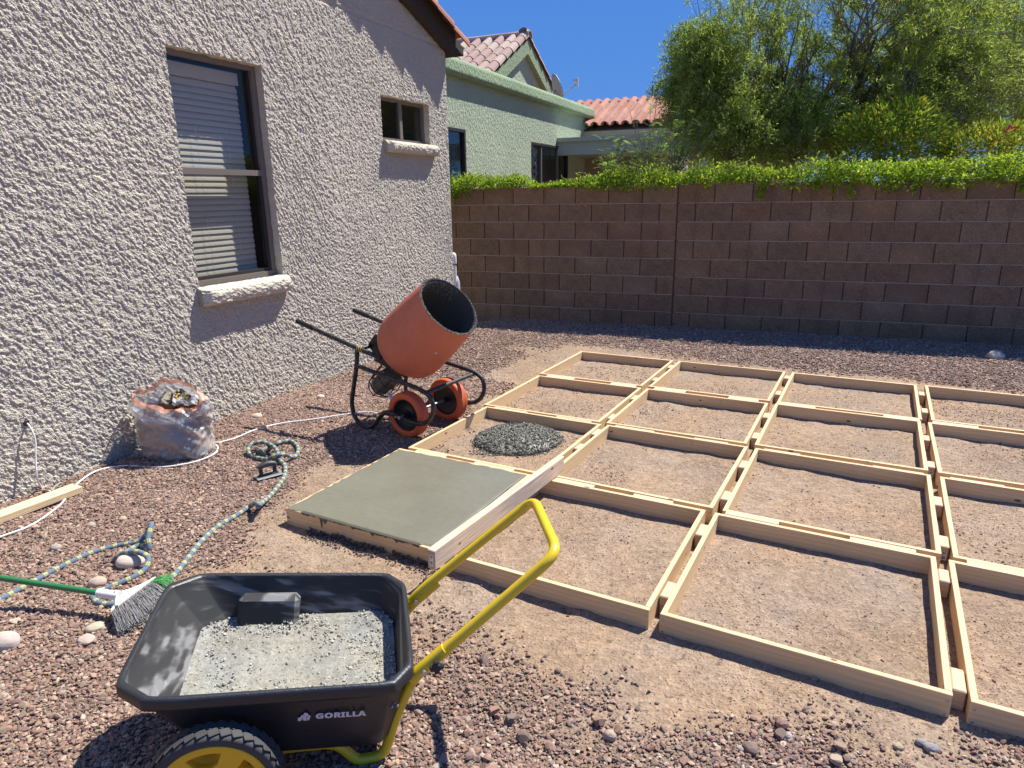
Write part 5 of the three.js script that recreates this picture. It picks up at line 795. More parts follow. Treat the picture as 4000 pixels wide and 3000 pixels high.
{ // broom
  const t = thing('angle_broom', 'green handled angle broom with grey bristles lying behind the cart', 'broom', [0, 0, 0]);
  const J = G(234, 1284, 0.095), S = G(-60, 1239, 0.12), hd = J.clone().sub(S).normalize();
  part(t, 'handle', sweep([S, J.clone().addScaledVector(hd, -0.02)], () => 0.0118, 14), std({ color: lin(0.022, 0.165, 0.06), roughness: 0.4 }));
  const white = std({ color: lin(0.78, 0.74, 0.68), roughness: 0.5 }); part(t, 'socket', sweep([J.clone().addScaledVector(hd, -0.045), J.clone().addScaledVector(hd, 0.02), J.clone().addScaledVector(hd, 0.05)], (i) => [0.0165, 0.017, 0.02][i], 16), white);
  const P0 = G(241, 1328, 0.052), P1 = G(338, 1254, 0.062), Jc = J.clone().addScaledVector(hd, 0.03), gb = new GB(), N = 20;
  const lo = (s) => P0.clone().lerp(P1, s), hi = (s) => { const q = lo(s), k = Math.pow(Math.sin(Math.PI * clamp(s * 1.12, 0.02, 1)), 0.9); return q.lerp(Jc, 0.88 * Math.max(0.06, s < 0.45 ? sstep(-0.05, 0.36, s) : 1 - 0.92 * sstep(0.38, 1.0, s)) * (k > 0 ? 1 : 1)); };
  for (let k = 0; k < N; k++) { const A = lo(k / N), B = lo((k + 1) / N), C = hi((k + 1) / N), D = hi(k / N), u = V3(0, 0.019, 0); gb.quad(A.clone().add(u), B.clone().add(u), C.clone().add(u), D.clone().add(u)); gb.quad(B.clone().sub(u), A.clone().sub(u), D.clone().sub(u), C.clone().sub(u)); gb.quad(A.clone().sub(u), B.clone().sub(u), B.clone().add(u), A.clone().add(u)); gb.quad(C.clone().sub(u), D.clone().sub(u), D.clone().add(u), C.clone().add(u)); }
  part(t, 'cap', gb.build(), white); part(t, 'cap_rib', sweep(curve([Jc.clone().add(V3(0, 0.012, 0)), hi(0.3).add(V3(0, 0.022, 0)), lo(0.12).add(V3(0, 0.02, 0))], 16), () => 0.008, 8), white);
  const Q0 = G(262, 1380, 0.002), Q1 = G(330, 1352, 0.012), Q2 = G(378, 1258, 0.03), tip = (s) => Q0.clone().multiplyScalar((1 - s) * (1 - s)).addScaledVector(Q1, 2 * s * (1 - s) * 1.0).addScaledVector(Q2, s * s);
  const grey = [], green = []; for (let k = 0; k < 1500; k++) { const s = R(), a = lo(s), b = tip(clamp(s + rr(-0.05, 0.05), -0.05, 1.03)); a.y += rr(-0.014, 0.014); b.y = Math.max(0.003, b.y + rr(-0.012, 0.03)); b.lerp(a, rr(0, 0.14)); const m = a.clone().lerp(b, 0.5); m.y += rr(0.004, 0.02); (s > 0.86 ? green : grey).push(sweep([a, m, b], () => 0.00085, 3, false)); }
  part(t, 'bristles', merge(grey), std({ color: lin(0.25, 0.245, 0.235), roughness: 0.6 })); part(t, 'bristles', merge(green), std({ color: lin(0.07, 0.33, 0.08), roughness: 0.6 }), 'bright green bristles on one end');
  const l = []; for (let k = 0; k < 420; k++) { const s = R(), p = tip(s).lerp(lo(s), rr(0.02, 0.28)); l.push([p.x, Math.max(0.006, p.y + rr(0, 0.02)), p.z, rr(0.002, 0.0052), vary([0.34, 0.28, 0.21], 0.7, 1.2)]); }
  pebbles(t, 'caked_dirt', l, std({ roughness: 0.95 }), stoneGeo(32, 0.8));
}
{ // rubbish bag
  const c = V3(-2.13, 0, -4.0), gy = groundY(c.x, c.z), t = thing('rubbish_bag', 'open white plastic bag with orange rim stuffed with empty paper sacks', 'plastic bag', [c.x, gy - 0.012, c.z], -0.2);
  const N = 96, prof = [[0.0, 0.0, 0.05], [0.01, 0.86, 0.84], [0.04, 0.96, 0.95], [0.12, 1.0, 1.0], [0.2, 0.98, 1.0], [0.28, 1.02, 1.02], [0.335, 1.08, 1.0], [0.372, 1.05, 0.88], [0.398, 0.98, 0.74]];
  const crump = (a, y, k) => { const ca = Math.cos(a) * 1.5, sa = Math.sin(a) * 1.5, w = 0.5 * noise(ca * 2 + y * 6, sa * 2 + 3); const f0 = noise(ca * 1.3 + y * 4 + k, sa * 1.3 - y * 6), f1 = 1 - Math.abs(noise(ca * 2.2 + y * 16 + w, sa * 2.2 - y * 11 + k)) * 2, f2 = 1 - Math.abs(noise(ca * 5 - y * 20 + k, sa * 5 + y * 34 + w * 3)) * 2; return 0.022 * f0 + 0.014 * f1 + 0.008 * f2; };
  const topY = (a) => 0.012 * Math.sin(a * 3 + 0.6) + 0.03 * noise(Math.cos(a) * 1.7 + 5, Math.sin(a) * 1.7) - 0.045 * Math.sin(a) + 0.018 * noise(Math.cos(a) * 5, Math.sin(a) * 5 + 3) - 0.02 * Math.cos(a);
  const shell = (sc, y0, y1, seed, rows) => { const P = [], U = [], I = []; for (let j = 0; j <= rows; j++) { const v = mix(y0, y1, j / rows) * (prof.length - 1), k = Math.min(prof.length - 2, Math.floor(v)), f = v - k, pr = prof[k].map((q, i) => mix(q, prof[k + 1][i], f)); for (let i = 0; i <= N; i++) { const a = i / N * 2 * Math.PI, e = Math.pow(Math.pow(Math.abs(Math.cos(a)), 2.6) + Math.pow(Math.abs(Math.sin(a)), 2.6), -1 / 2.6), cr = crump(a % (2 * Math.PI), pr[0], seed) * sstep(0, 0.05, pr[0] + 0.01), hh = pr[0] / 0.398; const r = e * sc, bag = 1 + 0.1 * Math.exp(-(((Math.atan2(Math.sin(a - 2.7), Math.cos(a - 2.7))) / 0.5) ** 2)) * sstep(0.4, 0.9, hh); P.push(Math.cos(a) * (r * 0.208 * pr[1] * bag + cr) + 0.012 * hh, pr[0] + topY(a) * hh * hh, Math.sin(a) * (r * 0.155 * pr[2] + cr * 0.9)); U.push(i / N * 1.2, pr[0]); } } for (let j = 0; j < rows; j++) for (let i = 0; i < N; i++) { const a = j * (N + 1) + i; I.push(a, a + N + 1, a + 1, a + 1, a + N + 1, a + N + 2); } const g = new THREE.BufferGeometry(); g.setAttribute('position', new THREE.Float32BufferAttribute(P, 3)); g.setAttribute('uv', new THREE.Float32BufferAttribute(U, 2)); g.setIndex(I); g.computeVertexNormals(); return g; };
  M.film = new THREE.MeshPhysicalMaterial({ color: lin(0.86, 0.86, 0.87), roughness: 0.42, transmission: 0.78, thickness: 0, side: THREE.DoubleSide }); M.filmOrange = new THREE.MeshPhysicalMaterial({ color: lin(0.86, 0.44, 0.30), roughness: 0.5, transmission: 0.45, thickness: 0, side: THREE.DoubleSide });
  part(t, 'film', shell(1, 0, 0.885, 3, 70), M.film); part(t, 'rim_band', shell(1.001, 0.885, 1, 3, 12), M.filmOrange, 'orange drawstring rim');
  const printT = tex(512, 256, (u, v) => { const n = pfbm(u, v, 5, 3), bl = pnoise(u * 7, v * 5 + 2, 7, 5) > 0.25, gr = pnoise(u * 9 + 4, v * 6, 9, 6) > 0.3, let1 = bl && pnoise(u * 60, v * 14, 60, 14) > 0; const k = 0.9 + 0.15 * n; if (v > 0.72) return [0.86 * k, 0.86 * k, 0.86 * k]; if (let1) return [0.16, 0.14, 0.13]; if (gr) return [0.45 * k, 0.43 * k, 0.42 * k]; return [0.66 * k, 0.49 * k, 0.32 * k]; }, true, [1 / 1.2, 1 / 0.4]);
  part(t, 'paper_sacks', shell(0.93, 0.02, 0.72, 3.05, 40), std({ map: printT, roughness: 0.9 }), 'crumpled brown paper sacks seen through the film');
  const qc = document.createElement('canvas'); qc.width = 256; qc.height = 128; { const x = qc.getContext('2d'); x.fillStyle = '#3a3428'; x.fillRect(0, 0, 256, 128); x.fillStyle = '#c9a23a'; x.font = 'bold 92px sans-serif'; x.fillText('QUIK', 14, 98); } const qt = new THREE.CanvasTexture(qc); qt.colorSpace = THREE.SRGBColorSpace;
  const fold = (w, h, seed) => { const gb = new GB(), n = 8, p = (i, j) => V3((i / n - 0.5) * w, 0.02 * noise(i * 0.7 + seed, j * 0.7) + 0.012 * Math.abs(((i + seed) % 4) - 2), (j / n - 0.5) * h); for (let i = 0; i < n; i++) for (let j = 0; j < n; j++) { const q = [[i, j], [i, j + 1], [i + 1, j + 1], [i + 1, j]]; gb.quad(...q.map(([a, b]) => p(a, b)), ...q.map(([a, b]) => [a / n, 1 - b / n])); } return gb.build(); };
  const s1 = part(t, 'sack_flap', fold(0.12, 0.07, 1), std({ map: qt, roughness: 0.85, side: THREE.DoubleSide })); s1.position.set(0.085, 0.385, 0.01); s1.rotation.set(0.5, -0.25, -0.1);
  const s2 = part(t, 'sack_flap', fold(0.16, 0.1, 2), std({ color: lin(0.23, 0.2, 0.15), roughness: 0.9, side: THREE.DoubleSide })); s2.position.set(0.0, 0.375, -0.02); s2.rotation.set(0.4, 0.2, 0.15);
  const s3 = part(t, 'film_fold', fold(0.14, 0.1, 5), M.film); s3.position.set(0.13, 0.372, 0.03); s3.rotation.set(0.3, 0.5, -0.3);
  const s4 = part(t, 'film_fold', fold(0.09, 0.08, 7), M.film); s4.position.set(0.2, 0.03, 0.04); s4.rotation.set(0.2, 0.3, 0.35);
  const s5 = part(t, 'film_fold', fold(0.08, 0.06, 9), M.film); s5.position.set(-0.2, 0.022, 0.1); s5.rotation.set(0.3, 0.1, -0.3);
}
// ---- bigger stones one can point to
const rockBump = tex(256, 256, (u, v) => 0.5 + 0.5 * pfbm(u, v, 8, 4), false);
function rock(x, y, wpx, tone, label, flat = 0.6, seed = 1, group) {
  const g0 = G(x, y), dist = Math.hypot(g0.x, EYE, g0.z), r = wpx * DS / FPX * dist / 2, q = mulberry(seed * 77), geo = new THREE.IcosahedronGeometry(1, 3), p = geo.attributes.position;
  for (let i = 0; i < p.count; i++) { const v = V3(p.getX(i), p.getY(i), p.getZ(i)), k = 1 + 0.16 * noise(v.x * 1.4 + seed * 3, v.y * 1.4 + v.z * 1.7) + 0.04 * noise(v.x * 5 + seed, v.z * 5 + v.y * 3); p.setXYZ(i, v.x * k * r, v.y * k * r * flat, v.z * k * r * 0.78); }
  const m = mergeSmooth(geo), o = single('rock', m, std({ color: lin(...tone), bumpMap: rockBump, bumpScale: 0.002, roughness: 0.92 }), label, 'rock', group); o.position.set(g0.x, groundY(g0.x, g0.z) + r * flat * 0.55, g0.z); o.rotation.y = q() * 0.8 - 0.4; return o;
}
rock(283, 1222, 52, [0.56, 0.47, 0.38], 'smooth oval tan rock inside the hose loop', 0.55, 1);
rock(14, 1402, 46, [0.46, 0.385, 0.33], 'pale rounded rock on gravel by the broom handle shadow', 0.75, 2);
rock(213, 1268, 30, [0.44, 0.33, 0.26], 'blunt brown rock touching the hose behind the broom', 0.7, 3);
rock(208, 1363, 32, [0.40, 0.36, 0.26], 'flat olive stone beside the broom bristles', 0.4, 4);
rock(188, 1387, 34, [0.46, 0.35, 0.29], 'broad flat pinkish stone on gravel below the broom', 0.35, 5);
rock(2148, 775, 30, [0.42, 0.37, 0.30], 'smooth round rock in the shadow of the block wall', 0.6, 6);
rock(555, 902, 20, [0.50, 0.40, 0.30], 'tan stone on gravel behind the white cord', 0.6, 7);
rock(570, 930, 18, [0.55, 0.43, 0.33], 'tan stone touching the white cord', 0.6, 8);
rock(693, 861, 16, [0.55, 0.45, 0.36], 'pale stone at the foot of the house wall behind the mixer', 0.6, 9);
rock(1700, 1594, 18, [0.36, 0.33, 0.29], 'grey broken stone lying alone on the grit', 0.75, 10);
rock(1318, 1596, 26, [0.36, 0.28, 0.22], 'brown upright stone at edge of coarse gravel', 0.9, 11);
rock(1205, 1450, 14, [0.20, 0.14, 0.12], 'dark brown stone alone on the dirt by the cart handle shadow', 0.8, 12);
for (const [x, y, w, t, s] of [[265, 1126, 18, [0.52, 0.40, 0.28], 21], [196, 1136, 18, [0.47, 0.38, 0.33], 22], [122, 1190, 22, [0.46, 0.38, 0.32], 23], [845, 1500, 16, [0.5, 0.42, 0.34], 24], [1990, 1608, 22, [0.3, 0.29, 0.27], 25], [1940, 1618, 20, [0.42, 0.36, 0.24], 26], [2010, 1622, 26, [0.33, 0.30, 0.29], 27], [1600, 1622, 18, [0.4, 0.33, 0.27], 28], [650, 1430, 12, [0.45, 0.37, 0.3], 29], [1420, 1520, 11, [0.34, 0.27, 0.24], 30], [1760, 1470, 12, [0.35, 0.28, 0.24], 31], [905, 1320, 12, [0.52, 0.45, 0.38], 32]]) rock(x, y, w * 0.9, t.map(q => q * 0.82), 'loose fist sized stone lying on the gravel or dirt', 0.65, s, 'loose stones on the yard');
// ================================================================ plants
class Leaves {   // many small folded leaf blades in one mesh
  constructor() { this.p = []; this.c = []; this.i = []; }
  leaf(o, d, n, len, w, col) {   // base, direction, blade normal
    const s = V3().crossVectors(d, n).normalize().multiplyScalar(w / 2), b = this.p.length / 3, m = o.clone().addScaledVector(d, len * 0.45).addScaledVector(n, -w * 0.12), t = o.clone().addScaledVector(d, len);
    this.p.push(o.x, o.y, o.z, m.x + s.x + n.x * w * 0.2, m.y + s.y + n.y * w * 0.2, m.z + s.z + n.z * w * 0.2, t.x, t.y, t.z, m.x - s.x + n.x * w * 0.2, m.y - s.y + n.y * w * 0.2, m.z - s.z + n.z * w * 0.2);
    for (let k = 0; k < 4; k++) this.c.push(col[0], col[1], col[2]); this.i.push(b, b + 1, b + 2, b, b + 2, b + 3);
  }
  build() { const g = new THREE.BufferGeometry(); g.setAttribute('position', new THREE.Float32BufferAttribute(this.p, 3)); g.setAttribute('color', new THREE.Float32BufferAttribute(this.c, 3)); g.setIndex(this.i); g.computeVertexNormals(); return g; }
}
const leafMat = (tr = 0.5, r = 1) => new THREE.MeshPhysicalMaterial({ color: 0xffffff, vertexColors: true, roughness: r, specularIntensity: 0.18, transmission: tr, thickness: 0, side: THREE.DoubleSide });
const rdir = () => { const z = R() * 2 - 1, a = R() * 6.2832, q = Math.sqrt(1 - z * z); return V3(q * Math.cos(a), z, q * Math.sin(a)); };
const tint = (pal) => { const a = pal[(R() * pal.length) | 0], k = rr(0.75, 1.3); return [a[0] * k, a[1] * k, a[2] * k]; };
M.bark = std({ color: lin(0.11, 0.085, 0.065), roughness: 0.95 }); M.twig = std({ color: lin(0.19, 0.145, 0.105), roughness: 0.9 });
const wallPt = (s, y, d) => V3(NW.x * (CW + d) + AW.x * s, y, NW.z * (CW + d) + AW.z * s);
{ // creeper along the wall top
  const L = new Leaves(), pal = [[0.27, 0.40, 0.022], [0.34, 0.47, 0.028], [0.21, 0.33, 0.022], [0.42, 0.50, 0.045], [0.15, 0.25, 0.02]], stems = [];
  const top = (s) => { const gap = Math.exp(-(((s + 2.9) / 0.24) ** 2)); return (0.125 + 0.13 * fbm(s * 2.6, 3, 3) + 0.05 * sstep(-2.7, -1.9, s) + 0.035 * sstep(0.2, 2.4, s)) * (1 - 0.85 * gap); };
  const hang = (s) => -0.01 + 0.085 * sstep(-0.15, 0.5, fbm(s * 1.7 + 8, 1, 3)) * sstep(-2.6, -1.8, s) + 0.05 * sstep(-0.4, 1.2, s) + 0.10 * Math.exp(-(((s + 3.98) / 0.22) ** 2));
  for (let k = 0; k < 40000; k++) {
    const s = rr(-5.2, 4.4), h = top(s), d0 = rr(-0.34, 0.15), y = 1.645 + (d0 > 0.02 ? rr(-hang(s), h) : rr(0.0, h)) * 1;
    const e = (y - 1.645) / h; if (d0 > 0.0 && e > 0.2 && d0 > 0.14 * (1.15 - e)) continue; if (e > 0.75 && R() < (e - 0.75) * 2.6) continue; if (noise(s * 9 + d0 * 5, y * 12) < -0.5) continue;
    const p = wallPt(s, y, d0 * 0.95), dir = rdir(); dir.addScaledVector(NW, 0.35); dir.y += 0.1; dir.normalize(); const n = rdir(); n.y = Math.abs(n.y) + 0.6; n.normalize();
    L.leaf(p, dir, n, rr(0.03, 0.056), rr(0.015, 0.027), tint(pal));
  }
  const strand = (s, len, dens) => { let p = wallPt(s, 1.66, 0.10); const pts = [wallPt(s, 1.72, 0.02), p.clone()]; for (let k = 1; k <= 8; k++) pts.push(wallPt(s + 0.02 * noise(k * 0.8, s * 9), 1.66 - len * k / 8, 0.085 - 0.04 * k / 8)); stems.push(sweep(pts, () => 0.0022, 4)); for (let k = 0; k < dens; k++) { const f = Math.pow(R(), 0.9), q = wallPt(s + rr(-0.035, 0.035) * (1.3 - f * 0.7), 1.68 - len * f, 0.06 + rr(0, 0.05)); const d = rdir(); d.y -= 0.5; d.addScaledVector(NW, 0.4).normalize(); const n = rdir(); n.addScaledVector(NW, 0.8); n.y += 0.5; n.normalize(); L.leaf(q, d, n, rr(0.028, 0.05), rr(0.014, 0.022), tint(pal)); } };
  for (const [x, len, dens] of [[1645, 0.2, 120], [1650, 0.13, 60], [1800, 0.17, 60], [1838, 0.2, 110], [1770, 0.09, 60], [1760, 0.11, 70], [1870, 0.07, 30], [1925, 0.1, 50], [1975, 0.16, 60], [2045, 0.10, 40], [2150, 0.09, 40], [2205, 0.16, 120], [1350, 0.09, 40], [1300, 0.07, 40], [1265, 0.06, 40], [985, 0.16, 160], [1010, 0.09, 60], [1530, 0.08, 40], [1450, 0.05, 30]]) { const p = onPlane(x, 410, NW, CW + 0.06); strand(p.dot(AW), len, dens); }
  for (let k = 0; k < 240; k++) { const s = rr(-5, 4.2), h = top(s), pts = [wallPt(s, 1.66, -0.05), wallPt(s + rr(-0.1, 0.1), 1.66 + h * 0.6, rr(-0.1, 0.1)), wallPt(s + rr(-0.25, 0.25), 1.66 + h * rr(0.9, 1.3), rr(-0.1, 0.12))]; stems.push(sweep(curve(pts, 6), () => 0.002, 3)); for (let q = 0; q < 6; q++) { const d = rdir(); d.y += 0.5; d.normalize(); L.leaf(pts[2].clone().lerp(pts[1], R() * 0.7), d, rdir(), rr(0.025, 0.045), rr(0.012, 0.02), tint(pal)); } }
  const t = thing('creeper', 'bright green creeper spilling over the top of the block wall', 'vine', wallPt(0, 1.65, 0).toArray()); const off = wallPt(0, 1.65, 0);
  part(t, 'foliage', L.build().translate(-off.x, -off.y, -off.z), leafMat(0.5, 1)); part(t, 'stems', merge(stems).translate(-off.x, -off.y, -off.z), M.twig);
}
function bigTree(name, label, base, fork, env, opt) {   // env: list of [centre, radii]
  const limbs = [], leaves = new Leaves(), nodes = [], wood = [], fine = [];
  const inEnv = () => { for (;;) { const [c, r] = env[(R() * env.length) | 0], d = rdir(), q = Math.pow(R(), 0.42) * (R() < 0.2 ? rr(1, 1.22) : 1); const p = V3(c.x + d.x * r.x * q, c.y + d.y * r.y * q, c.z + d.z * r.z * q); if (p.y > opt.minY(p) && noise(p.x * 1.1 + 3, p.y * 1.1 + p.z * 1.3) > -0.55) return p; } };
  wood.push(sweep(curve([base, base.clone().lerp(fork, 0.5).add(V3(rr(-0.08, 0.08), 0, rr(-0.08, 0.08))), fork], 10), (i, s) => mix(opt.r, opt.r * 0.75, s), 10));
  for (let k = 0; k < opt.limbs; k++) {
    const e = inEnv().lerp(fork, 0.28), m = fork.clone().lerp(e, 0.5); m.y += rr(0.0, 0.35); m.x += rr(-0.15, 0.15); const pts = curve([fork, m, e], 16); wood.push(sweep(pts, (i, s) => mix(opt.r * 0.5, 0.012, Math.pow(s, 0.8)), 7)); pts.forEach((p, i) => i > 3 && nodes.push(p));
    for (let q = 0; q < opt.sub; q++) { const st = pts[6 + ((R() * 10) | 0)], d = rdir(); d.addScaledVector(e.clone().sub(fork).normalize(), 0.7); d.y += 0.15; d.normalize(); const L2 = rr(0.5, 1.2), e2 = st.clone().addScaledVector(d, L2), m2 = st.clone().lerp(e2, 0.5); m2.y += 0.1; const ps = curve([st, m2, e2], 9); fine.push(sweep(ps, (i, s) => mix(0.016, 0.005, s), 5)); ps.forEach((p, i) => i > 1 && nodes.push(p)); }
  }
  for (let k = 0; k < opt.twigs; k++) {
    const e = inEnv(); let best = null, bd = 1e9; for (let q = 0; q < 260; q++) { const n = nodes[(R() * nodes.length) | 0], dd = n.distanceToSquared(e); if (dd < bd) { bd = dd; best = n; } }
    const dist = Math.sqrt(bd), st = dist > 0.9 ? best.clone().lerp(e, 1 - 0.9 / dist) : best.clone(), out = e.clone().sub(fork).normalize(), m = st.clone().lerp(e, 0.55); m.y += 0.06; const end = e.clone().addScaledVector(out, 0.08); end.y -= opt.droop * rr(0.3, 1.2); const ps = curve([st, m, e, end], 9); if (k % 2 === 0) fine.push(sweep(ps, (i, s) => mix(0.006, 0.0018, s), 3, false)); else fine.push(sweep(ps, (i, s) => mix(0.0045, 0.0016, s), 3, false));
    for (let q = 0; q < opt.leaves; q++) {
      const f = 0.2 + 0.8 * R(), i0 = Math.min(8, Math.floor(f * 9)), p = ps[i0].clone().lerp(ps[i0 + 1] ?? ps[i0], f * 9 - i0); p.add(V3(rr(-1, 1), rr(-1, 1), rr(-1, 1)).multiplyScalar(opt.spread)); const d = rdir().addScaledVector(out, 0.5); d.y -= 0.25; d.normalize(); const n = rdir(); n.y = Math.abs(n.y) + 0.4; n.normalize();
      leaves.leaf(p, d, n, rr(opt.len[0], opt.len[1]), rr(opt.wid[0], opt.wid[1]), tint(opt.pal));
    }
  }
  const t = thing(name, label, 'tree', base.toArray()); const sh = (g) => g.translate(-base.x, -base.y, -base.z);
  part(t, 'trunk', sh(merge(wood)), M.bark); part(t, 'branches', sh(merge(fine)), M.twig); part(t, 'crown', sh(leaves.build()), leafMat(0.58, 1)); return t;
}
{
  const zb = -10.6, b = onPlane(1812, 345, V3(0, 0, 1), zb), base = V3(b.x, 0, zb), fork = V3(b.x - 0.05, 2.15, zb);
  const at = (x, y, z) => onPlane(x, y, V3(0, 0, 1), z);
  bigTree('mesquite_tree', 'broad feathery mesquite tree rising behind the block wall', base, fork, [[at(1780, 110, -10.6), V3(2.1, 1.9, 1.9)], [at(1620, 190, -10.3), V3(1.25, 1.15, 1.3)], [at(1500, 165, -10.4), V3(0.55, 0.75, 0.8)], [at(1850, -60, -10.8), V3(2.6, 1.7, 2.0)], [at(2060, 100, -10.8), V3(1.7, 1.8, 1.8)], [at(1660, 280, -10.1), V3(1.2, 0.5, 1.1)], [at(2020, 200, -10.4), V3(1.4, 1.0, 1.4)]],
    { limbs: 30, sub: 10, twigs: 3900, leaves: 60, r: 0.13, droop: 0.16, spread: 0.05, len: [0.045, 0.085], wid: [0.009, 0.0165], pal: [[0.29, 0.38, 0.055], [0.35, 0.44, 0.07], [0.23, 0.31, 0.045], [0.41, 0.48, 0.12], [0.31, 0.41, 0.045]], minY: (p) => 2.0 - 0.25 * Math.min(1, Math.abs(p.x - b.x) / 2) });
  // second tree beyond, mostly out of frame
  const z2 = -11.8, b2 = at(2130, 330, z2); bigTree('mesquite_tree', 'dark trunked mesquite tree behind the shrub at the wall end', V3(b2.x - 0.1, 0, z2), V3(b2.x + 0.45, 2.6, z2), [[at(2230, 150, -11.8), V3(2.0, 1.6, 1.6)], [at(2330, 20, -11.8), V3(2.4, 1.8, 1.8)]], { limbs: 12, sub: 7, twigs: 1100, leaves: 40, r: 0.12, droop: 0.12, spread: 0.05, len: [0.055, 0.1], wid: [0.010, 0.018], pal: [[0.25, 0.33, 0.05], [0.30, 0.38, 0.055], [0.20, 0.27, 0.04]], minY: () => 2.3 });
}
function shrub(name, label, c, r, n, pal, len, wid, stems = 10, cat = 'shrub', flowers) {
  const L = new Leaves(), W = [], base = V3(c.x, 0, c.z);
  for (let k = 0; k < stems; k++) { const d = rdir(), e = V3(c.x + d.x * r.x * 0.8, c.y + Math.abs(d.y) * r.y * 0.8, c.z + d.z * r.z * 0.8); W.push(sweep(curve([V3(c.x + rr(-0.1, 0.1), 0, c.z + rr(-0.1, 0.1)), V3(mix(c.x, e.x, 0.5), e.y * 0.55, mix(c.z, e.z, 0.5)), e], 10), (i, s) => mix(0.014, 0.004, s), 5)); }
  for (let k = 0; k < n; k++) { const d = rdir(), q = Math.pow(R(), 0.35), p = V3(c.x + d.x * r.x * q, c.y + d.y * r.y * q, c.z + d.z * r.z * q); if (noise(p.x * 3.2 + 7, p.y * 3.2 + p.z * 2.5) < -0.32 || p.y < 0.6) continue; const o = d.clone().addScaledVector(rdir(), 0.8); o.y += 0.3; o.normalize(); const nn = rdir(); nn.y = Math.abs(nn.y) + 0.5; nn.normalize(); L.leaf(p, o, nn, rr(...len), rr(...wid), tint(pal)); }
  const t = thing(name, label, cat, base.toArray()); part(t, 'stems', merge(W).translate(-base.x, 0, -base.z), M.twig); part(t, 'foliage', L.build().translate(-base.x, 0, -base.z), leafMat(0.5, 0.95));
  if (flowers) { const F = new Leaves(); for (const f of flowers) for (let k = 0; k < 14; k++) F.leaf(f.clone().add(rdir().multiplyScalar(0.03)), rdir(), rdir(), 0.04, 0.03, [0.55, 0.02, 0.10]); part(t, 'flowers', F.build().translate(-base.x, 0, -base.z), leafMat(0.2, 0.6), 'small crimson flowers'); }
}
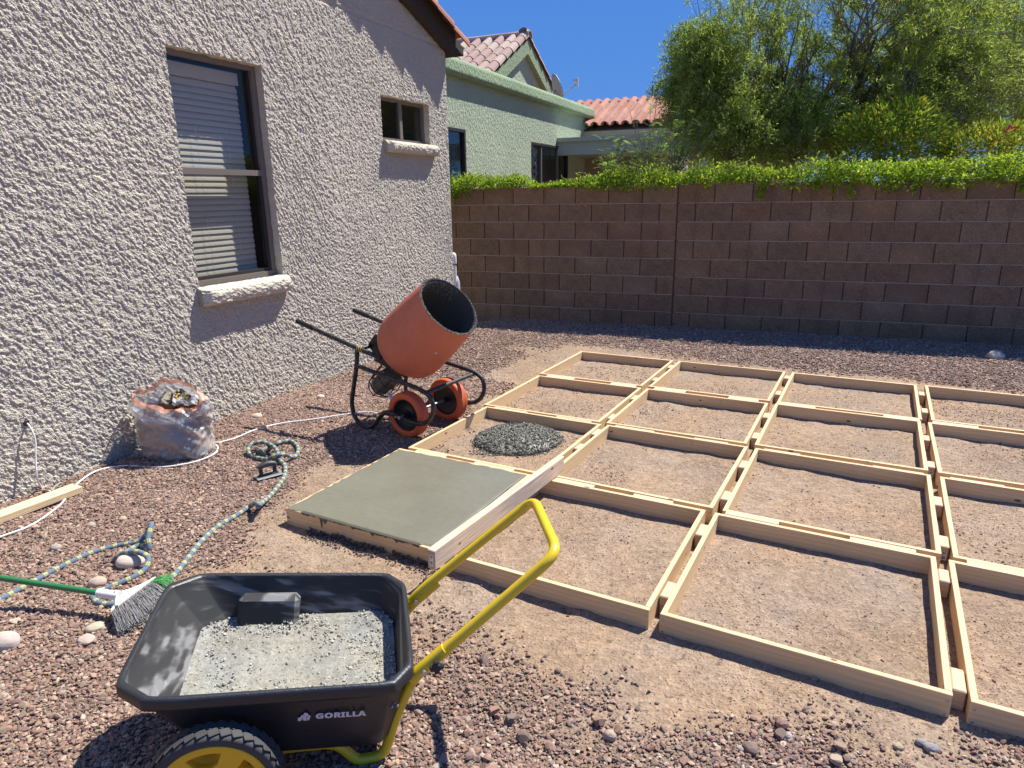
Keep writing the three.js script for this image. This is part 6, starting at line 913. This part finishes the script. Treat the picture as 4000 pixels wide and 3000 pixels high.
{
  const at = (x, y, z) => onPlane(x, y, V3(0, 0, 1), z), pal = [[0.17, 0.28, 0.025], [0.22, 0.34, 0.03], [0.13, 0.22, 0.022], [0.30, 0.38, 0.04], [0.42, 0.38, 0.04]];
  shrub('glossy_shrub', 'rounded glossy leaved shrub under the mesquite behind the wall', at(1930, 310, -8.9), V3(0.75, 0.55, 0.5), 7500, pal, [0.05, 0.085], [0.018, 0.03]);
  shrub('yellowing_shrub', 'yellow tipped shrub with crimson flowers at the wall end', at(2150, 330, -8.6), V3(0.7, 0.36, 0.5), 5200, [...pal, [0.42, 0.36, 0.05], [0.38, 0.30, 0.04]], [0.05, 0.085], [0.018, 0.03], 10, 'shrub', [at(2180, 282, -8.3), at(2188, 276, -8.35), at(1988, 355, -8.0)]);
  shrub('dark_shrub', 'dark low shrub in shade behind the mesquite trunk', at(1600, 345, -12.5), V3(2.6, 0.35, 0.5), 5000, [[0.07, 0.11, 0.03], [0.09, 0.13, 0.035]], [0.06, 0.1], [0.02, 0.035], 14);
  // feathery saplings just behind the wall
  const sapling = (label, x0, z, stems, green) => {
    const L = new Leaves(), W = [], b = at(x0, 385, z), base = V3(b.x, 0, z); 
    for (const [x, y, dz, fr] of stems) {
      const e = at(x, y, z + dz), s0 = V3(base.x + rr(-0.05, 0.05), 0, z), m = at(mix(x0, x, 0.35), mix(385, y, 0.35), z + dz * 0.4), ps = curve([s0, at(x0 + rr(-4, 4), 395, z), m, e], 24); W.push(sweep(ps, (i, s) => mix(0.011, 0.003, s), 5));
      for (let k = 0; k < fr; k++) {   // fronds: midrib with paired leaflets
        const f = 0.42 + 0.58 * R(), o = ps[Math.min(24, Math.floor(f * 24))].clone(), d = rdir(); d.y = Math.abs(d.y) * 0.7 + 0.1; d.normalize(); const len = rr(0.10, 0.2), tipv = o.clone().addScaledVector(d, len); tipv.y -= len * 0.25; const mid = o.clone().lerp(tipv, 0.55); mid.y += len * 0.06; const rb = curve([o, mid, tipv], 8); W.push(sweep(rb, () => 0.0013, 3, false)); const side = V3().crossVectors(d, V3(0, 1, 0)).normalize(), up = V3().crossVectors(side, d).normalize(), col = tint(green);
        for (let q = 1; q <= 8; q++) for (const sd of [-1, 1]) { const dd = side.clone().multiplyScalar(sd).addScaledVector(d, 0.45); dd.y -= 0.15; dd.normalize(); L.leaf(rb[q], dd, up, rr(0.03, 0.046) * (1.1 - q / 14), rr(0.008, 0.012), col); }
      }
    }
    const t = thing('sapling', label, 'sapling', base.toArray(), 0, 'feathery saplings behind the wall'); part(t, 'stems', merge(W).translate(-base.x, 0, -z), M.twig); part(t, 'leaves', L.build().translate(-base.x, 0, -z), leafMat(0.58, 1));
  };
  const g1 = [[0.17, 0.29, 0.05], [0.21, 0.34, 0.055], [0.25, 0.36, 0.07]];
  sapling('feathery sapling against the green house corner', 1318, -8.9, [[1300, 285, 0, 14], [1325, 300, -0.2, 12], [1345, 290, 0.2, 14], [1290, 330, 0.1, 10], [1370, 335, 0.1, 12], [1335, 340, 0.3, 12], [1310, 345, -0.1, 8], [1360, 300, 0, 10]], g1);
  sapling('thin bare stemmed sapling before the patio cover', 1400, -8.8, [[1420, 205, 0, 22], [1405, 235, 0.2, 14], [1375, 262, 0.1, 12], [1440, 250, -0.1, 14], [1360, 240, -0.2, 10], [1455, 270, 0.2, 12], [1390, 300, 0.1, 10], [1350, 290, 0, 8]], g1);
  sapling('tall sapling leaning against the mesquite crown', 1455, -9.1, [[1475, 200, 0, 20], [1510, 215, 0.2, 18], [1460, 240, 0.1, 14], [1490, 260, -0.1, 14], [1530, 250, 0, 16], [1445, 290, 0.2, 10], [1520, 300, 0, 14], [1550, 280, 0.1, 12]], g1);
}
renderer.render(scene, camera);
